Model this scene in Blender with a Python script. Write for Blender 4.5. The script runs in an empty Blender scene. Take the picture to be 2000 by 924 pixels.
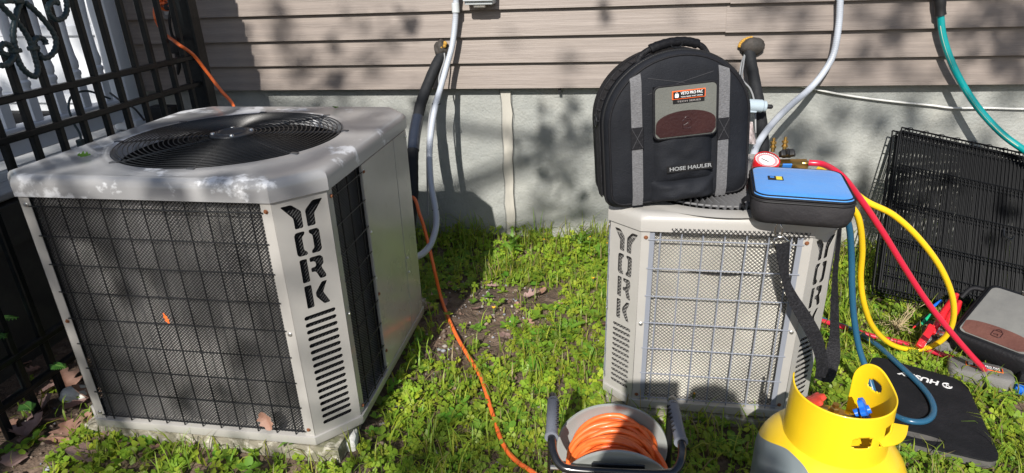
import bpy, bmesh, math, random
import numpy as np
from mathutils import Vector, Matrix, noise as mnoise

random.seed(7); rng = np.random.default_rng(11)
S = bpy.context.scene
COL = S.collection
V = Vector

# ------------------------------------------------------------------ camera
F_PX, PITCH, YAW, ROLL = 1235.0, math.radians(23.4), math.radians(9.8), math.radians(-1.78)
CAM = V((0, -2.8, 1.275))
fw = V((-math.sin(YAW)*math.cos(PITCH), math.cos(YAW)*math.cos(PITCH), -math.sin(PITCH)))
_r = V((math.cos(YAW), math.sin(YAW), 0)); _u = _r.cross(fw)
rr = _r*math.cos(ROLL) + _u*math.sin(ROLL); uu = -_r*math.sin(ROLL) + _u*math.cos(ROLL)
cam = bpy.data.cameras.new('camera'); camo = bpy.data.objects.new('camera', cam); COL.objects.link(camo)
cam.sensor_width = 36; cam.lens = F_PX/2000*36; cam.clip_start = 0.02; cam.clip_end = 1000
camo.matrix_world = Matrix(((rr.x, uu.x, -fw.x, CAM.x), (rr.y, uu.y, -fw.y, CAM.y), (rr.z, uu.z, -fw.z, CAM.z), (0, 0, 0, 1)))
S.camera = camo
S.render.resolution_x, S.render.resolution_y = 1024, 473

def at(x, y, Z=None, Y=None, X=None):
    """world point seen at photo pixel (x, y) on the plane Z, Y or X"""
    d = rr*((x-1000)/F_PX) + uu*((462-y)/F_PX) + fw
    t = (Z-CAM.z)/d.z if Z is not None else (Y-CAM.y)/d.y if Y is not None else (X-CAM.x)/d.x
    return CAM + d*t

# ------------------------------------------------------------------ light
SUN_D = V((0.0875, 0.8014, -0.5917)).normalized()          # direction the light travels
sun = bpy.data.lights.new('sun', 'SUN'); sun.energy = 5.0; sun.angle = math.radians(0.55); sun.color = (1.0, 0.955, 0.89)
suno = bpy.data.objects.new('sun', sun); COL.objects.link(suno); suno.rotation_euler = SUN_D.to_track_quat('-Z', 'Y').to_euler()
suno.location = (-1, -9, 8)
W = bpy.data.worlds.new('World'); S.world = W; W.use_nodes = True
nt = W.node_tree; bg = nt.nodes['Background']
sk = nt.nodes.new('ShaderNodeTexSky'); sk.sky_type = 'NISHITA'; sk.sun_disc = False
sk.sun_elevation = math.radians(36.3); sk.sun_rotation = math.atan2(-SUN_D.x, -SUN_D.y)
sk.air_density = 1.0; sk.dust_density = 1.0; sk.ozone_density = 1.0
nt.links.new(sk.outputs[0], bg.inputs[0]); bg.inputs[1].default_value = 0.088
S.view_settings.view_transform = 'Standard'; S.view_settings.look = 'None'; S.view_settings.gamma = 1
S.view_settings.use_curve_mapping = False
S.view_settings.exposure = 0.45

# ------------------------------------------------------------------ materials
def lin(r, g, b):
    f = lambda c: c/12.92 if c <= .04045 else ((c+.055)/1.055)**2.4
    return (f(r/255), f(g/255), f(b/255))
def M(name, col, rough=.5, metal=0., var=None, bump=None, coat=0., stretch=None, var2=None, rvar=0., spec=.5, sheen=0., trans=0., bump2=None):
    """procedural surface: var=(scale, colour, low, high[, detail]) mixes a second colour by noise; bump=(scale, metres)"""
    m = bpy.data.materials.new(name); m.use_nodes = True
    n, l = m.node_tree.nodes, m.node_tree.links
    b = n['Principled BSDF']; b.inputs['Roughness'].default_value = rough; b.inputs['Metallic'].default_value = metal
    b.inputs['Coat Weight'].default_value = coat; b.inputs['Coat Roughness'].default_value = .12
    b.inputs['Specular IOR Level'].default_value = spec
    if sheen: b.inputs['Sheen Weight'].default_value = sheen
    b.inputs['Base Color'].default_value = (*col, 1)
    tc = n.new('ShaderNodeTexCoord'); mp = n.new('ShaderNodeMapping'); l.new(tc.outputs['Object'], mp.inputs[0])
    if stretch: mp.inputs['Scale'].default_value = stretch
    last = None
    for k, vv in enumerate((var, var2)):
        if not vv: continue
        no = n.new('ShaderNodeTexNoise'); no.inputs['Scale'].default_value = vv[0]
        no.inputs['Detail'].default_value = vv[4] if len(vv) > 4 else 5; no.inputs['Roughness'].default_value = .62
        l.new(mp.outputs[0], no.inputs['Vector'])
        ramp = n.new('ShaderNodeValToRGB'); ramp.color_ramp.elements[0].position = vv[2]; ramp.color_ramp.elements[1].position = vv[3]
        l.new(no.outputs[0], ramp.inputs[0])
        mx = n.new('ShaderNodeMix'); mx.data_type = 'RGBA'
        if last: l.new(last, mx.inputs[6])
        else: mx.inputs[6].default_value = (*col, 1)
        mx.inputs[7].default_value = (*vv[1], 1); l.new(ramp.outputs[0], mx.inputs[0]); last = mx.outputs[2]
        if rvar and k == 0:
            mr = n.new('ShaderNodeMapRange'); mr.inputs[3].default_value = rough; mr.inputs[4].default_value = min(1, rough+rvar)
            l.new(ramp.outputs[0], mr.inputs[0]); l.new(mr.outputs[0], b.inputs['Roughness'])
    if last: l.new(last, b.inputs['Base Color'])
    prev = None
    for bb in (bump, bump2):
        if not bb: continue
        no = n.new('ShaderNodeTexNoise'); no.inputs['Scale'].default_value = bb[0]; no.inputs['Detail'].default_value = 4
        l.new(mp.outputs[0], no.inputs['Vector'])
        bp = n.new('ShaderNodeBump'); bp.inputs['Distance'].default_value = bb[1]; bp.inputs['Strength'].default_value = .9
        l.new(no.outputs[0], bp.inputs['Height'])
        if prev: l.new(prev, bp.inputs['Normal'])
        prev = bp.outputs[0]
    if prev: l.new(prev, b.inputs['Normal'])
    if trans:
        out = n['Material Output']; ms = n.new('ShaderNodeMixShader'); t = n.new('ShaderNodeBsdfTranslucent')
        ms.inputs[0].default_value = trans
        if last: l.new(last, t.inputs[0])
        else: t.inputs[0].default_value = (*col, 1)
        l.new(b.outputs[0], ms.inputs[1]); l.new(t.outputs[0], ms.inputs[2]); l.new(ms.outputs[0], out.inputs[0])
    return m
def Mattr(name, rough=.5, trans=.4, spec=.4):
    """foliage / litter: colour from the mesh's own colour attribute, partly translucent"""
    m = bpy.data.materials.new(name); m.use_nodes = True; n, l = m.node_tree.nodes, m.node_tree.links
    b = n['Principled BSDF']; b.inputs['Roughness'].default_value = rough; b.inputs['Specular IOR Level'].default_value = spec
    a = n.new('ShaderNodeAttribute'); a.attribute_name = 'Col'
    l.new(a.outputs[0], b.inputs[0])
    if trans:
        out = n['Material Output']; ms = n.new('ShaderNodeMixShader'); t = n.new('ShaderNodeBsdfTranslucent'); ms.inputs[0].default_value = trans
        l.new(a.outputs[0], t.inputs[0]); l.new(b.outputs[0], ms.inputs[1]); l.new(t.outputs[0], ms.inputs[2]); l.new(ms.outputs[0], out.inputs[0])
    return m

mt = {}
mt['siding'] = M('siding_vinyl', (.218, .180, .155), .5, var=(1.2, (.150, .124, .108), .35, .75, 8), stretch=(1.1, 40, 46), bump=(5, .0012), var2=(14, (.25, .21, .184), .5, .75), rvar=.15)
mt['dark_gap'] = M('dark_cavity', (.012, .012, .013), .9)
mt['parge'] = M('parged_foundation', (.33, .335, .312), .9, var=(2.6, (.215, .228, .22), .35, .68, 8), var2=(1.3, (.43, .42, .375), .52, .68, 7), bump=(95, .0045), bump2=(11, .012))
mt['patch'] = M('smooth_mortar', (.43, .41, .36), .85, var=(7, (.30, .29, .26), .4, .7), bump=(60, .003), stretch=(1, 1, .25))
mt['paint'] = M('beige_enamel', (.36, .348, .327), .34, var=(5, (.31, .298, .278), .45, .8), rvar=.14, coat=.25, bump=(3, .0015))
mt['paint_top'] = M('worn_shade_grey_enamel', (.295, .294, .296), .30, var=(5.5, (.66, .67, .69), .565, .60, 10), var2=(2.5, (.25, .247, .243), .5, .8), rvar=.3, coat=.4)  # base greyed for shade and sky on the cover; pale scuffs are wear
mt['panel'] = M('smooth_service_panel', (.36, .35, .325), .22, var=(3, (.30, .29, .265), .4, .8), coat=.35, bump=(2.0, .002), var2=(9, (.27, .255, .23), .58, .72, 7), rvar=.12)
mt['coil_dark'] = M('coil_fins_mid_grey', (.42, .41, .39), .45, .3, var=(9, (.21, .205, .19), .4, .75), stretch=(3, 3, 1), bump=(260, .002))  # mottled mid-grey fins, darker than the pale coil
mt['coil_pale'] = M('coil_fins_pale', (.76, .73, .65), .55, .1, var=(7, (.56, .53, .47), .45, .8), bump=(300, .002))
mt['hub_grey'] = M('dark_grey_hub', (.05, .052, .056), .35)
mt['fan_dark'] = M('matte_dark_fan', (.012, .012, .013), .75, spec=.2)
mt['black_metal'] = M('black_coated_wire', (.012, .013, .015), .35, spec=0.35)
mt['screen'] = M('black_screen_wire', (.016, .016, .018), .4, spec=0.35)
mt['wire_grey'] = M('grey_blue_coated_wire', (.20, .215, .25), .45)
mt['fence'] = M('fence_black_paint', (.006, .008, .009), .36, var=(30, (.014, .017, .017), .5, .8), bump=(60, .001), spec=.28)
mt['crate'] = M('black_crate_wire', (.0045, .005, .006), .5, spec=.15)
mt['scroll'] = M('scroll_dark_green_iron', (.018, .035, .037), .42, var=(20, (.035, .06, .06), .45, .75), bump=(45, .004))
mt['white_paint'] = M('white_porch_paint', (.62, .64, .67), .42, var=(6, (.55, .57, .60), .5, .85), bump=(8, .002))
mt['deck'] = M('grey_deck_board', (.34, .345, .35), .7, var=(4, (.24, .25, .25), .35, .75, 7), stretch=(20, 1.2, 20), bump=(9, .002))
mt['skirt_shade'] = M('porch_skirt_in_shade', (.035, .035, .033), .8, var=(8, (.06, .06, .05), .4, .7))  # near-black colour carries the deep shade below the porch deck
mt['concrete'] = M('mossy_concrete', (.21, .19, .145), .92, var=(9, (.09, .10, .04), .5, .75, 8), var2=(40, (.52, .49, .42), .5, .7), bump=(70, .006))
mt['block'] = M('white_painted_block', (.66, .66, .62), .8, var=(20, (.44, .43, .37), .5, .75), bump=(50, .004))
mt['steel'] = M('zinc_screw', (.55, .55, .54), .3, .9)
mt['rust'] = M('rusty_screw', (.20, .075, .03), .7, .3)
mt['conduit'] = M('grey_flexible_conduit', (.40, .43, .48), .38, coat=.2, var=(9, (.33, .35, .38), .5, .8))
mt['cable_grey'] = M('grey_cable_sheath', (.22, .225, .23), .5)
mt['insul'] = M('black_pipe_insulation', (.013, .014, .016), .7, var=(22, (.12, .12, .115), .68, .74, 8), bump=(28, .006), spec=0.25)
mt['tape'] = M('shiny_black_tape', (.02, .024, .035), .2, coat=.5, bump=(30, .004))
mt['putty'] = M('dark_brown_sealant', (.05, .042, .036), .75, bump=(25, .01), var=(16, (.02, .018, .016), .4, .7))
mt['foam'] = M('yellow_spray_foam', (.40, .22, .03), .8, bump=(40, .008), var=(18, (.35, .19, .03), .45, .7))
mt['dark_pan'] = M('galvanised_copper_fitting', (.35, .2, .1), .4, .8)
mt['box_grey'] = M('grey_disconnect_box', (.48, .51, .52), .4)
mt['orange'] = M('orange_cord_jacket', (.80, .155, .03), .42, var=(40, (.70, .12, .025), .4, .7), coat=.1)
mt['white_wire'] = M('white_wire_jacket', (.62, .62, .60), .5)
mt['teal'] = M('teal_hose', (.0, .23, .235), .28, coat=.4)
mt['teal_stripe'] = M('teal_hose_braid_line', (.42, .43, .30), .5)
mt['rubber'] = M('black_rubber', (.013, .013, .014), .5, spec=0.3)
mt['hose_y'] = M('yellow_charging_hose', (.82, .53, .015), .32, coat=.2)
mt['hose_r'] = M('red_charging_hose', (.52, .016, .045), .3, coat=.25)
mt['hose_b'] = M('blue_charging_hose', (.018, .085, .155), .3, coat=.25)
mt['fabric'] = M('black_ballistic_fabric', (.0075, .0085, .0115), .7, var=(7, (.014, .0155, .02), .4, .75), bump=(380, .0015), bump2=(9, .008), spec=0.2)
mt['fabric2'] = M('black_edge_fabric', (.010, .010, .012), .62, bump=(120, .002), spec=0.2)
mt['web'] = M('grey_webbing', (.15, .15, .158), .7, var=(200, (.095, .095, .10), .4, .6), stretch=(1, 1, 3), bump=(300, .002))
mt['webblack'] = M('black_webbing', (.009, .009, .011), .6, bump=(260, .002), var=(160, (.018, .018, .021), .45, .6), spec=0.2)
mt['olive'] = M('grey_green_pocket_fabric', (.115, .118, .105), .7, var=(6, (.085, .088, .08), .4, .7), bump=(350, .001))
mt['leather'] = M('brown_leather_patch', (.026, .0085, .009), .33, var=(9, (.042, .015, .014), .45, .75), bump=(160, .001), coat=.15)
mt['leather2'] = M('worn_brown_leather', (.13, .055, .042), .5, var=(9, (.09, .035, .028), .4, .7), bump=(120, .002))
mt['stitch'] = M('dark_grey_stitching', (.045, .045, .05), .7)
mt['lab_black'] = M('label_black', (.012, .012, .013), .5, spec=0.2)
mt['lab_orange'] = M('label_orange', (.78, .12, .02), .5)
mt['lab_white'] = M('label_white', (.72, .72, .72), .5)
mt['lab_mid'] = M('label_thin_white_print', (.36, .37, .38), .5)
mt['lab_grey'] = M('label_grey_print', (.30, .28, .27), .5)
mt['lab_yellow'] = M('label_yellow', (.75, .60, .05), .5)
mt['lab_blue'] = M('label_blue', (.03, .18, .55), .5)
mt['blue_top'] = M('blue_case_fabric', (.045, .24, .62), .62, var=(3.2, (.03, .16, .48), .4, .75), bump=(320, .001), bump2=(7, .01), sheen=.2)
mt['case_side'] = M('charcoal_case_fabric', (.020, .019, .021), .7, bump=(200, .001), bump2=(10, .012), var=(5, (.034, .032, .034), .4, .7), spec=0.2)
mt['chrome'] = M('polished_steel', (.5, .5, .5), .18, 1.0)
mt['red_plastic'] = M('red_plastic', (.62, .015, .022), .3, coat=.3)
mt['green_plastic'] = M('green_plastic', (.01, .36, .16), .35)
mt['blue_plastic'] = M('blue_plastic', (.01, .13, .62), .3, coat=.3)
mt['red_knob'] = M('red_valve_knob', (.55, .05, .03), .45)
mt['brass'] = M('brass', (.50, .32, .10), .3, .95)
mt['dial'] = M('white_dial', (.75, .73, .73), .25, coat=.6)
mt['pinkring'] = M('pale_pink_dial_band', (.66, .25, .27), .3, coat=.5)
mt['tank_y'] = M('yellow_cylinder_paint', (.80, .53, .012), .36, coat=.3, var=(4, (.74, .47, .012), .45, .8), var2=(26, (.50, .36, .06), .70, .74, 9), bump=(12, .0015), rvar=.15)
mt['tank_g'] = M('grey_cylinder_paint', (.17, .20, .21), .42, coat=.15, var=(5, (.14, .165, .17), .4, .8))
mt['pad_foam'] = M('black_eva_foam', (.010, .0105, .0125), .75, var=(9, (.018, .018, .021), .45, .75), bump=(150, .002), spec=0.15)
mt['pad_core'] = M('grey_eva_foam_edge', (.09, .085, .08), .85, var=(30, (.05, .048, .046), .4, .7))
mt['reel_disc'] = M('grey_plastic_reel_disc', (.27, .285, .275), .35, coat=.25)
mt['grip'] = M('grey_rubber_grip', (.15, .16, .19), .6, bump=(180, .001))
mt['tubeblack'] = M('black_enamel_tube', (.01, .01, .011), .22, coat=.5)
mt['tool_grey'] = M('grey_blue_plastic', (.34, .41, .46), .35, coat=.3)
mt['pouch_grey'] = M('grey_pouch_fabric', (.15, .145, .14), .75, bump=(250, .0015), var=(6, (.11, .105, .10), .4, .7))
mt['pouch_clear'] = M('dusty_grey_vinyl_flap', (.18, .18, .17), .38, var=(4.5, (.11, .11, .108), .4, .7, 6), bump=(6, .006), rvar=.2)
mt['stem'] = M('green_stem', (.10, .20, .035), .6)
mt['petal'] = M('dandelion_yellow', (.80, .45, .01), .7)
mt['bud'] = M('dandelion_bud_green', (.09, .12, .03), .7)
mt['weedleaf'] = M('weed_leaf', (.11, .24, .022), .5, var=(40, (.16, .30, .03), .4, .7), trans=.35)
mt['fernleaf'] = M('fern_leaf', (.06, .17, .03), .55, trans=.35)
mt['deadleaf'] = M('dead_leaf_brown', (.24, .125, .085), .75, var=(25, (.36, .22, .17), .4, .7), bump=(60, .003))
mt['deadleaf2'] = M('dead_leaf_mauve', (.30, .20, .18), .75, var=(25, (.20, .12, .10), .4, .7), bump=(60, .003))
mt['bark'] = M('tree_bark', (.10, .08, .06), .9, bump=(20, .02), var=(8, (.06, .05, .04), .4, .7), stretch=(1, 1, .3))
mt['cloth_dark'] = M('dark_work_clothes', (.03, .035, .05), .8)
mt['skin'] = M('skin', (.45, .27, .19), .5)
mt['soil'] = M('brown_soil', (.125, .082, .056), .95, var=(5, (.07, .05, .036), .35, .7, 8), var2=(22, (.20, .145, .105), .5, .75, 6), bump=(18, .03), bump2=(90, .01))
mt['foliage'] = Mattr('foliage', .45, .5)
mt['gravel'] = Mattr('gravel_stones', .8, 0)
mt['plastic_film'] = M('clear_plastic_film', (.75, .66, .66), .2, trans=.5, bump=(25, .01))

# ------------------------------------------------------------------ mesh helpers
I4 = Matrix.Identity(4)
def frame(o, x, y):
    x = V(x).normalized(); z = x.cross(V(y)).normalized(); y = z.cross(x)
    return Matrix(((x.x, y.x, z.x, o[0]), (x.y, y.y, z.y, o[1]), (x.z, y.z, z.z, o[2]), (0, 0, 0, 1)))
def crom(pts, k=8):
    p = [V(q) for q in pts]; p = [p[0]*2-p[1]] + p + [p[-1]*2-p[-2]]; out = []
    for i in range(1, len(p)-2):
        for j in range(k):
            t = j/k; a, b, c, d = p[i-1], p[i], p[i+1], p[i+2]
            out.append(.5*((2*b)+(c-a)*t+(2*a-5*b+4*c-d)*t*t+(3*b-a-3*c+d)*t*t*t))
    return out + [p[-2]]
class MB:
    def __init__(s): s.v = []; s.f = []
    def add(s, vs, fs, m=None):
        o = len(s.v); s.v += [tuple(m @ V(q)) if m else tuple(q) for q in vs]; s.f += [tuple(i+o for i in q) for q in fs]; return s
    def box(s, c, size, m=None):
        x, y, z = (q/2 for q in size); c = V(c)
        vs = [c+V((a*x, b*y, d*z)) for d in (-1, 1) for a, b in ((-1, -1), (1, -1), (1, 1), (-1, 1))]
        return s.add(vs, [(3, 2, 1, 0), (4, 5, 6, 7), (0, 1, 5, 4), (1, 2, 6, 5), (2, 3, 7, 6), (3, 0, 4, 7)], m)
    def rbox(s, c, size, r=.005, seg=2, m=None):
        bm = bmesh.new(); bmesh.ops.create_cube(bm, size=1); bmesh.ops.scale(bm, vec=size, verts=bm.verts)
        bmesh.ops.bevel(bm, geom=list(bm.edges), offset=min(r, min(size)*.49), segments=seg, profile=.5, affect='EDGES')
        bmesh.ops.translate(bm, vec=c, verts=bm.verts); bm.verts.index_update()
        s.add([q.co.copy() for q in bm.verts], [[w.index for w in f.verts] for f in bm.faces], m); bm.free(); return s
    def tube(s, pts, r, n=8, closed=False, m=None, caps=True):
        P = [V(q) for q in pts]; N = len(P); R = r if hasattr(r, '__len__') else [r]*N
        up = None; vs = []
        for i in range(N):
            t = (P[(i+1) % N]-P[i-1]) if closed else (P[min(i+1, N-1)]-P[max(i-1, 0)])
            t.normalize()
            if up is None: up = t.orthogonal().normalized()
            else: up = (up - t*up.dot(t)).normalized()
            w = t.cross(up)
            for k in range(n):
                a = 2*math.pi*k/n; vs.append(P[i]+(up*math.cos(a)+w*math.sin(a))*R[i])
        fs = []
        for i in range(N if closed else N-1):
            j = (i+1) % N
            for k in range(n): fs.append((i*n+k, i*n+(k+1) % n, j*n+(k+1) % n, j*n+k))
        if caps and not closed: fs += [tuple(range(n-1, -1, -1)), tuple((N-1)*n+k for k in range(n))]
        return s.add(vs, fs, m)
    def lathe(s, prof, n=24, m=None, caps=False):
        vs = [(r*math.cos(2*math.pi*k/n), r*math.sin(2*math.pi*k/n), z) for r, z in prof for k in range(n)]
        fs = [(i*n+k, i*n+(k+1) % n, (i+1)*n+(k+1) % n, (i+1)*n+k) for i in range(len(prof)-1) for k in range(n)]
        if caps: fs += [tuple(range(n-1, -1, -1)), tuple((len(prof)-1)*n+k for k in range(n))]
        return s.add(vs, fs, m)
    def prism(s, poly, z0, z1, m=None):
        n = len(poly); vs = [(x, y, z0) for x, y in poly]+[(x, y, z1) for x, y in poly]
        return s.add(vs, [tuple(range(n-1, -1, -1)), tuple(range(n, 2*n))]+[(i, (i+1) % n, n+(i+1) % n, n+i) for i in range(n)], m)
    def loft(s, rings, m=None, cap0=False, cap1=False, closed=True):
        n = len(rings[0]); vs = [q for r in rings for q in r]
        fs = [(i*n+k, i*n+(k+1) % n, (i+1)*n+(k+1) % n, (i+1)*n+k) for i in range(len(rings)-1) for k in range(n if closed else n-1)]
        if cap0: fs.append(tuple(range(n-1, -1, -1)))
        if cap1: fs.append(tuple((len(rings)-1)*n+k for k in range(n)))
        return s.add(vs, fs, m)
    def strip(s, L, R, t=.0015):
        """flat webbing between two edge lines, with thickness"""
        n = len(L); vs = []
        for i in range(n):
            a, b = V(L[i]), V(R[i]); d = V(L[min(i+1, n-1)])-V(L[max(i-1, 0)]); nn = d.cross(b-a)
            nn = nn.normalized()*t if nn.length > 1e-9 else V((0, 0, t))
            vs += [a+nn, b+nn, b-nn, a-nn]
        fs = [(i*4+k, i*4+(k+1) % 4, i*4+4+(k+1) % 4, i*4+4+k) for i in range(n-1) for k in range(4)]
        return s.add(vs, fs)
    def mesh(s, name):
        me = bpy.data.meshes.new(name); me.from_pydata(s.v, [], s.f); me.update(); return me
    def build(s, name, mat, parent=None, ang=35, loc=None, fix=True):
        me = s.mesh(name)
        if fix:
            bm = bmesh.new(); bm.from_mesh(me); bmesh.ops.recalc_face_normals(bm, faces=bm.faces); bm.to_mesh(me); bm.free()
        return link(name, me, mat, parent, ang, loc)
def link(name, me, mat, parent=None, ang=35, loc=None, rot=None, mw=None):
    o = bpy.data.objects.new(name, me); COL.objects.link(o)
    if mat:
        me.materials.clear(); me.materials.append(mt[mat] if isinstance(mat, str) else mat)
    if ang and len(me.polygons):
        me.polygons.foreach_set('use_smooth', [True]*len(me.polygons)); me.set_sharp_from_angle(angle=math.radians(ang))
    if parent: o.parent = parent
    if mw is not None: o.matrix_local = mw
    if loc is not None: o.location = loc
    if rot is not None: o.rotation_euler = rot
    return o
def tag(o, label=None, cat=None, group=None, kind=None):
    for k, q in (('label', label), ('category', cat), ('group', group), ('kind', kind)):
        if q: o[k] = q
    return o
def thing(name, label, cat, loc=(0, 0, 0), rz=0, group=None, mw=None):
    o = bpy.data.objects.new(name, None); COL.objects.link(o); o.empty_display_size = .05
    if mw is not None: o.matrix_world = mw
    else: o.location = loc; o.rotation_euler = (0, 0, rz)
    return tag(o, label, cat, group)
def dup(o, parent=None):
    c = o.copy(); COL.objects.link(c)
    if parent: c.parent = parent
    return c
def curve_mesh(cu):
    o = bpy.data.objects.new('tmp', cu); me = bpy.data.meshes.new_from_object(o)
    bpy.data.objects.remove(o); bpy.data.curves.remove(cu); return me
def plate(outer, holes, t):
    """flat sheet with real openings; lies in xy, thickness t about z = 0"""
    cu = bpy.data.curves.new('p', 'CURVE'); cu.dimensions = '2D'; cu.fill_mode = 'BOTH'; cu.extrude = t/2
    for poly in [outer]+holes:
        sp = cu.splines.new('POLY'); sp.points.add(len(poly)-1); sp.use_cyclic_u = True
        for i, q in enumerate(poly): sp.points[i].co = (q[0], q[1], 0, 1)
    return curve_mesh(cu)
def text(name, body, size, mat, parent, mw, bold=0., t=.0006, w=None, shear=0.):
    cu = bpy.data.curves.new('t', 'FONT'); cu.body = body; cu.size = size; cu.extrude = t/2; cu.offset = bold; cu.shear = shear
    cu.align_x = 'CENTER'; cu.align_y = 'CENTER'; cu.resolution_u = 3
    me = curve_mesh(cu)
    if w:
        co = np.array([q.co[:] for q in me.vertices]); wid = co[:, 0].max()-co[:, 0].min()
        me.transform(Matrix.Diagonal((w/wid, 1, 1, 1)))
    return link(name, me, mat, parent, None, mw=mw)
def rrect(w, h, r, n=5, cx=0, cy=0):
    out = []
    for (sx, sy, a0) in ((1, 1, 0), (-1, 1, 90), (-1, -1, 180), (1, -1, 270)):
        for i in range(n+1):
            a = math.radians(a0+90*i/n); out.append((cx+sx*(w/2-r)+r*math.cos(a), cy+sy*(h/2-r)+r*math.sin(a)))
    return out
def T(x, y, z): return Matrix.Translation((x, y, z))
def RX(a): return Matrix.Rotation(math.radians(a), 4, 'X')
def RY(a): return Matrix.Rotation(math.radians(a), 4, 'Y')
def RZ(a): return Matrix.Rotation(math.radians(a), 4, 'Z')
# ------------------------------------------------------------------ ground
UNIT_L = dict(x0=-1.47, x1=-.675, y0=-1.573, y1=-.77)
UNIT_R = dict(x0=-.005, x1=.575, y0=-1.255, y1=-.675)
def gz(x, y):
    q = .012*mnoise.noise((x*2.3, y*2.3, 0))+.006*mnoise.noise((x*9, y*9, 3))+.003*mnoise.noise((x*31, y*31, 7))
    d = min(abs(y), 1.0)
    k = max(0, 1-max(0, abs(x)-3)/3)*max(0, 1-max(0, -y-3)/3)
    q += .05*max(0, 1-abs(y)/.16)*max(0, min(1, (2.2-abs(x-.3))/.5))      # soil banked up against the foundation
    for U in (UNIT_L, UNIT_R):
        dx = max(U['x0']-x, 0, x-U['x1']); dy = max(U['y0']-y, 0, y-U['y1']); q += (.056 if U is UNIT_L else .04)*math.exp(-math.hypot(dx, dy)/.16)
    return q*k
def axis(lo, hi, step, far):
    a = list(np.arange(lo, hi+1e-6, step)); q = step; x = hi
    while x < far: q *= 1.6; x += q; a.append(x)
    q = step; x = lo
    while x > -far: q *= 1.6; x -= q; a.insert(0, x)
    return a
gx = axis(-2.6, 2.6, .025, 400); gy = axis(-2.3, .15, .025, 400)
gv = [(x, y, gz(x, y)) for y in gy for x in gx]
nx = len(gx); gf = [(j*nx+i, j*nx+i+1, (j+1)*nx+i+1, (j+1)*nx+i) for j in range(len(gy)-1) for i in range(nx-1)]
g = MB(); g.v = gv; g.f = gf
tag(g.build('ground', 'soil', ang=180, fix=False), kind='structure')

# ------------------------------------------------------------------ house wall
hw = thing('house_wall', 'taupe wood-grain lap siding above a grey parged foundation', 'wall')
SZ0, ROW, SROT = .776, .1087, math.radians(-.46)
def board(x0, x1, dz=0., dy=0.):
    pr = [(-.050+dy, dz), (-.049+dy, dz+.006), (-.026+dy, .113), (-.019+dy, .113), (-.030+dy, dz)]
    n = max(2, int((x1-x0)/.25)); m = MB()
    rings = []
    for i in range(n+1):
        x = x0+(x1-x0)*i/n; w = .0012*mnoise.noise((x*1.7, dz*9+SZ0, random.random()*.2))
        rings.append([(x, y, z+w) for y, z in pr])
    return m.loft(rings, cap0=True, cap1=True)
for k in range(16):
    z = SZ0+k*ROW
    spans = [(-2.42, 5.0)]
    if k == 2: spans = [(-2.42, .428), (.418, 5.0)]
    elif k in (5, 9, 13): spans = [(-2.42, -1.1+k*.3), (-1.11+k*.3, 5.0)]
    elif k == 3: spans = [(-2.42, .436), (.426, 5.0)]
    for j, (a, b) in enumerate(spans):
        o = board(a, b, -.003*j, -.003*j).build('siding_board', 'siding', hw, ang=30, loc=(0, 0, z)); o.rotation_euler = (0, SROT, 0)
MB().box((1.2, .11, 1.75), (7.4, .18, 2.1)).build('wall_sheathing', 'dark_gap', hw)
fm = MB(); xs = np.linspace(-2.6, 5, 60); zs = np.linspace(-.3, .84, 14)
fm.v = [(x, .006*mnoise.noise((x*1.9, z*1.9, 5))+.002*mnoise.noise((x*9, z*9, 5)), z) for z in zs for x in xs]
fm.f = [(j*60+i, j*60+i+1, (j+1)*60+i+1, (j+1)*60+i) for j in range(13) for i in range(59)]
fm.box((1.2, .12, .27), (7.6, .2, 1.14))
fm.build('foundation', 'parge', hw, ang=60)
# smooth mortar repair strip down the foundation
L_, R_ = [], []
for i in range(15):
    y = 178+i*22; a = at(979+i*.9+random.uniform(-2, 2), y, Y=-.008); b = at(998+i*.7+random.uniform(-2, 2), y, Y=-.008)
    L_.append(a); R_.append(b)
MB().strip(L_, R_, .004).build('mortar_patch', 'patch', hw, ang=60)
ck = MB(); ck.tube([q+V((.004, -.006, 0)) for q in R_], .0012, 4); ck.tube([q+V((-.004, -.006, random.uniform(0, .01))) for q in L_], .0009, 4)
ck.build('crack', 'dark_gap', hw)
MB().box(at(1093, 177, Y=-.03), (.012, .01, .02)).build('nail_clip', 'dark_gap', hw)

# ------------------------------------------------------------------ porch, far left
po = thing('porch', 'white porch with turned balusters and grey deck behind the iron fence', 'porch')
PF = .60
for k in range(13):
    x = -2.12-.125*k
    MB().rbox((0, 0, 0), (.121, 2.6, .026), .004, 1).build('deck_board', 'deck', po, loc=(x, -1.36, PF-.013))
MB().box((-2.8, -1.36, PF-.11), (1.5, 2.5, .14)).build('joist_frame', 'skirt_shade', po)
for k in range(11):
    MB().box((0, 0, 0), (.02, .22, .43)).build('shaded_skirt_board', 'skirt_shade', po, loc=(-2.07, -.17-.235*k, .205))  # dark boards fill the shaded gap under the deck
bal_prof = [(.019, 0), (.019, .012), (.024, .02), (.024, .032), (.017, .04), (.022, .05), (.024, .07), (.019, .10), (.0155, .16), (.018, .24), (.0215, .31), (.017, .37), (.015, .385), (.0225, .395), (.0225, .41), (.016, .42), (.023, .44), (.017, .46), (.019, .47)]
bm_ = MB(); bm_.box((0, 0, .06), (.04, .04, .12)); bm_.lathe([(r, z+.12) for r, z in bal_prof], 16); bm_.box((0, 0, .66), (.04, .04, .14))
first = None
for k in range(15):
    y = -.236-.1285*k
    if first is None: first = o = bm_.build('baluster', 'white_paint', po, loc=(-2.3, y, .75))
    else: o = dup(first); o.location = (-2.3, y, .75)
MB().rbox((-2.3, -1.2, .7265), (.075, 2.1, .045), .012, 2).build('bottom_rail', 'white_paint', po)
MB().rbox((-2.3, -1.2, .672), (.035, 2.1, .062), .004, 1).build('sub_rail', 'white_paint', po)
MB().rbox((-2.3, -1.2, 1.505), (.08, 2.1, .05), .012, 2).build('top_rail', 'white_paint', po)
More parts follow.
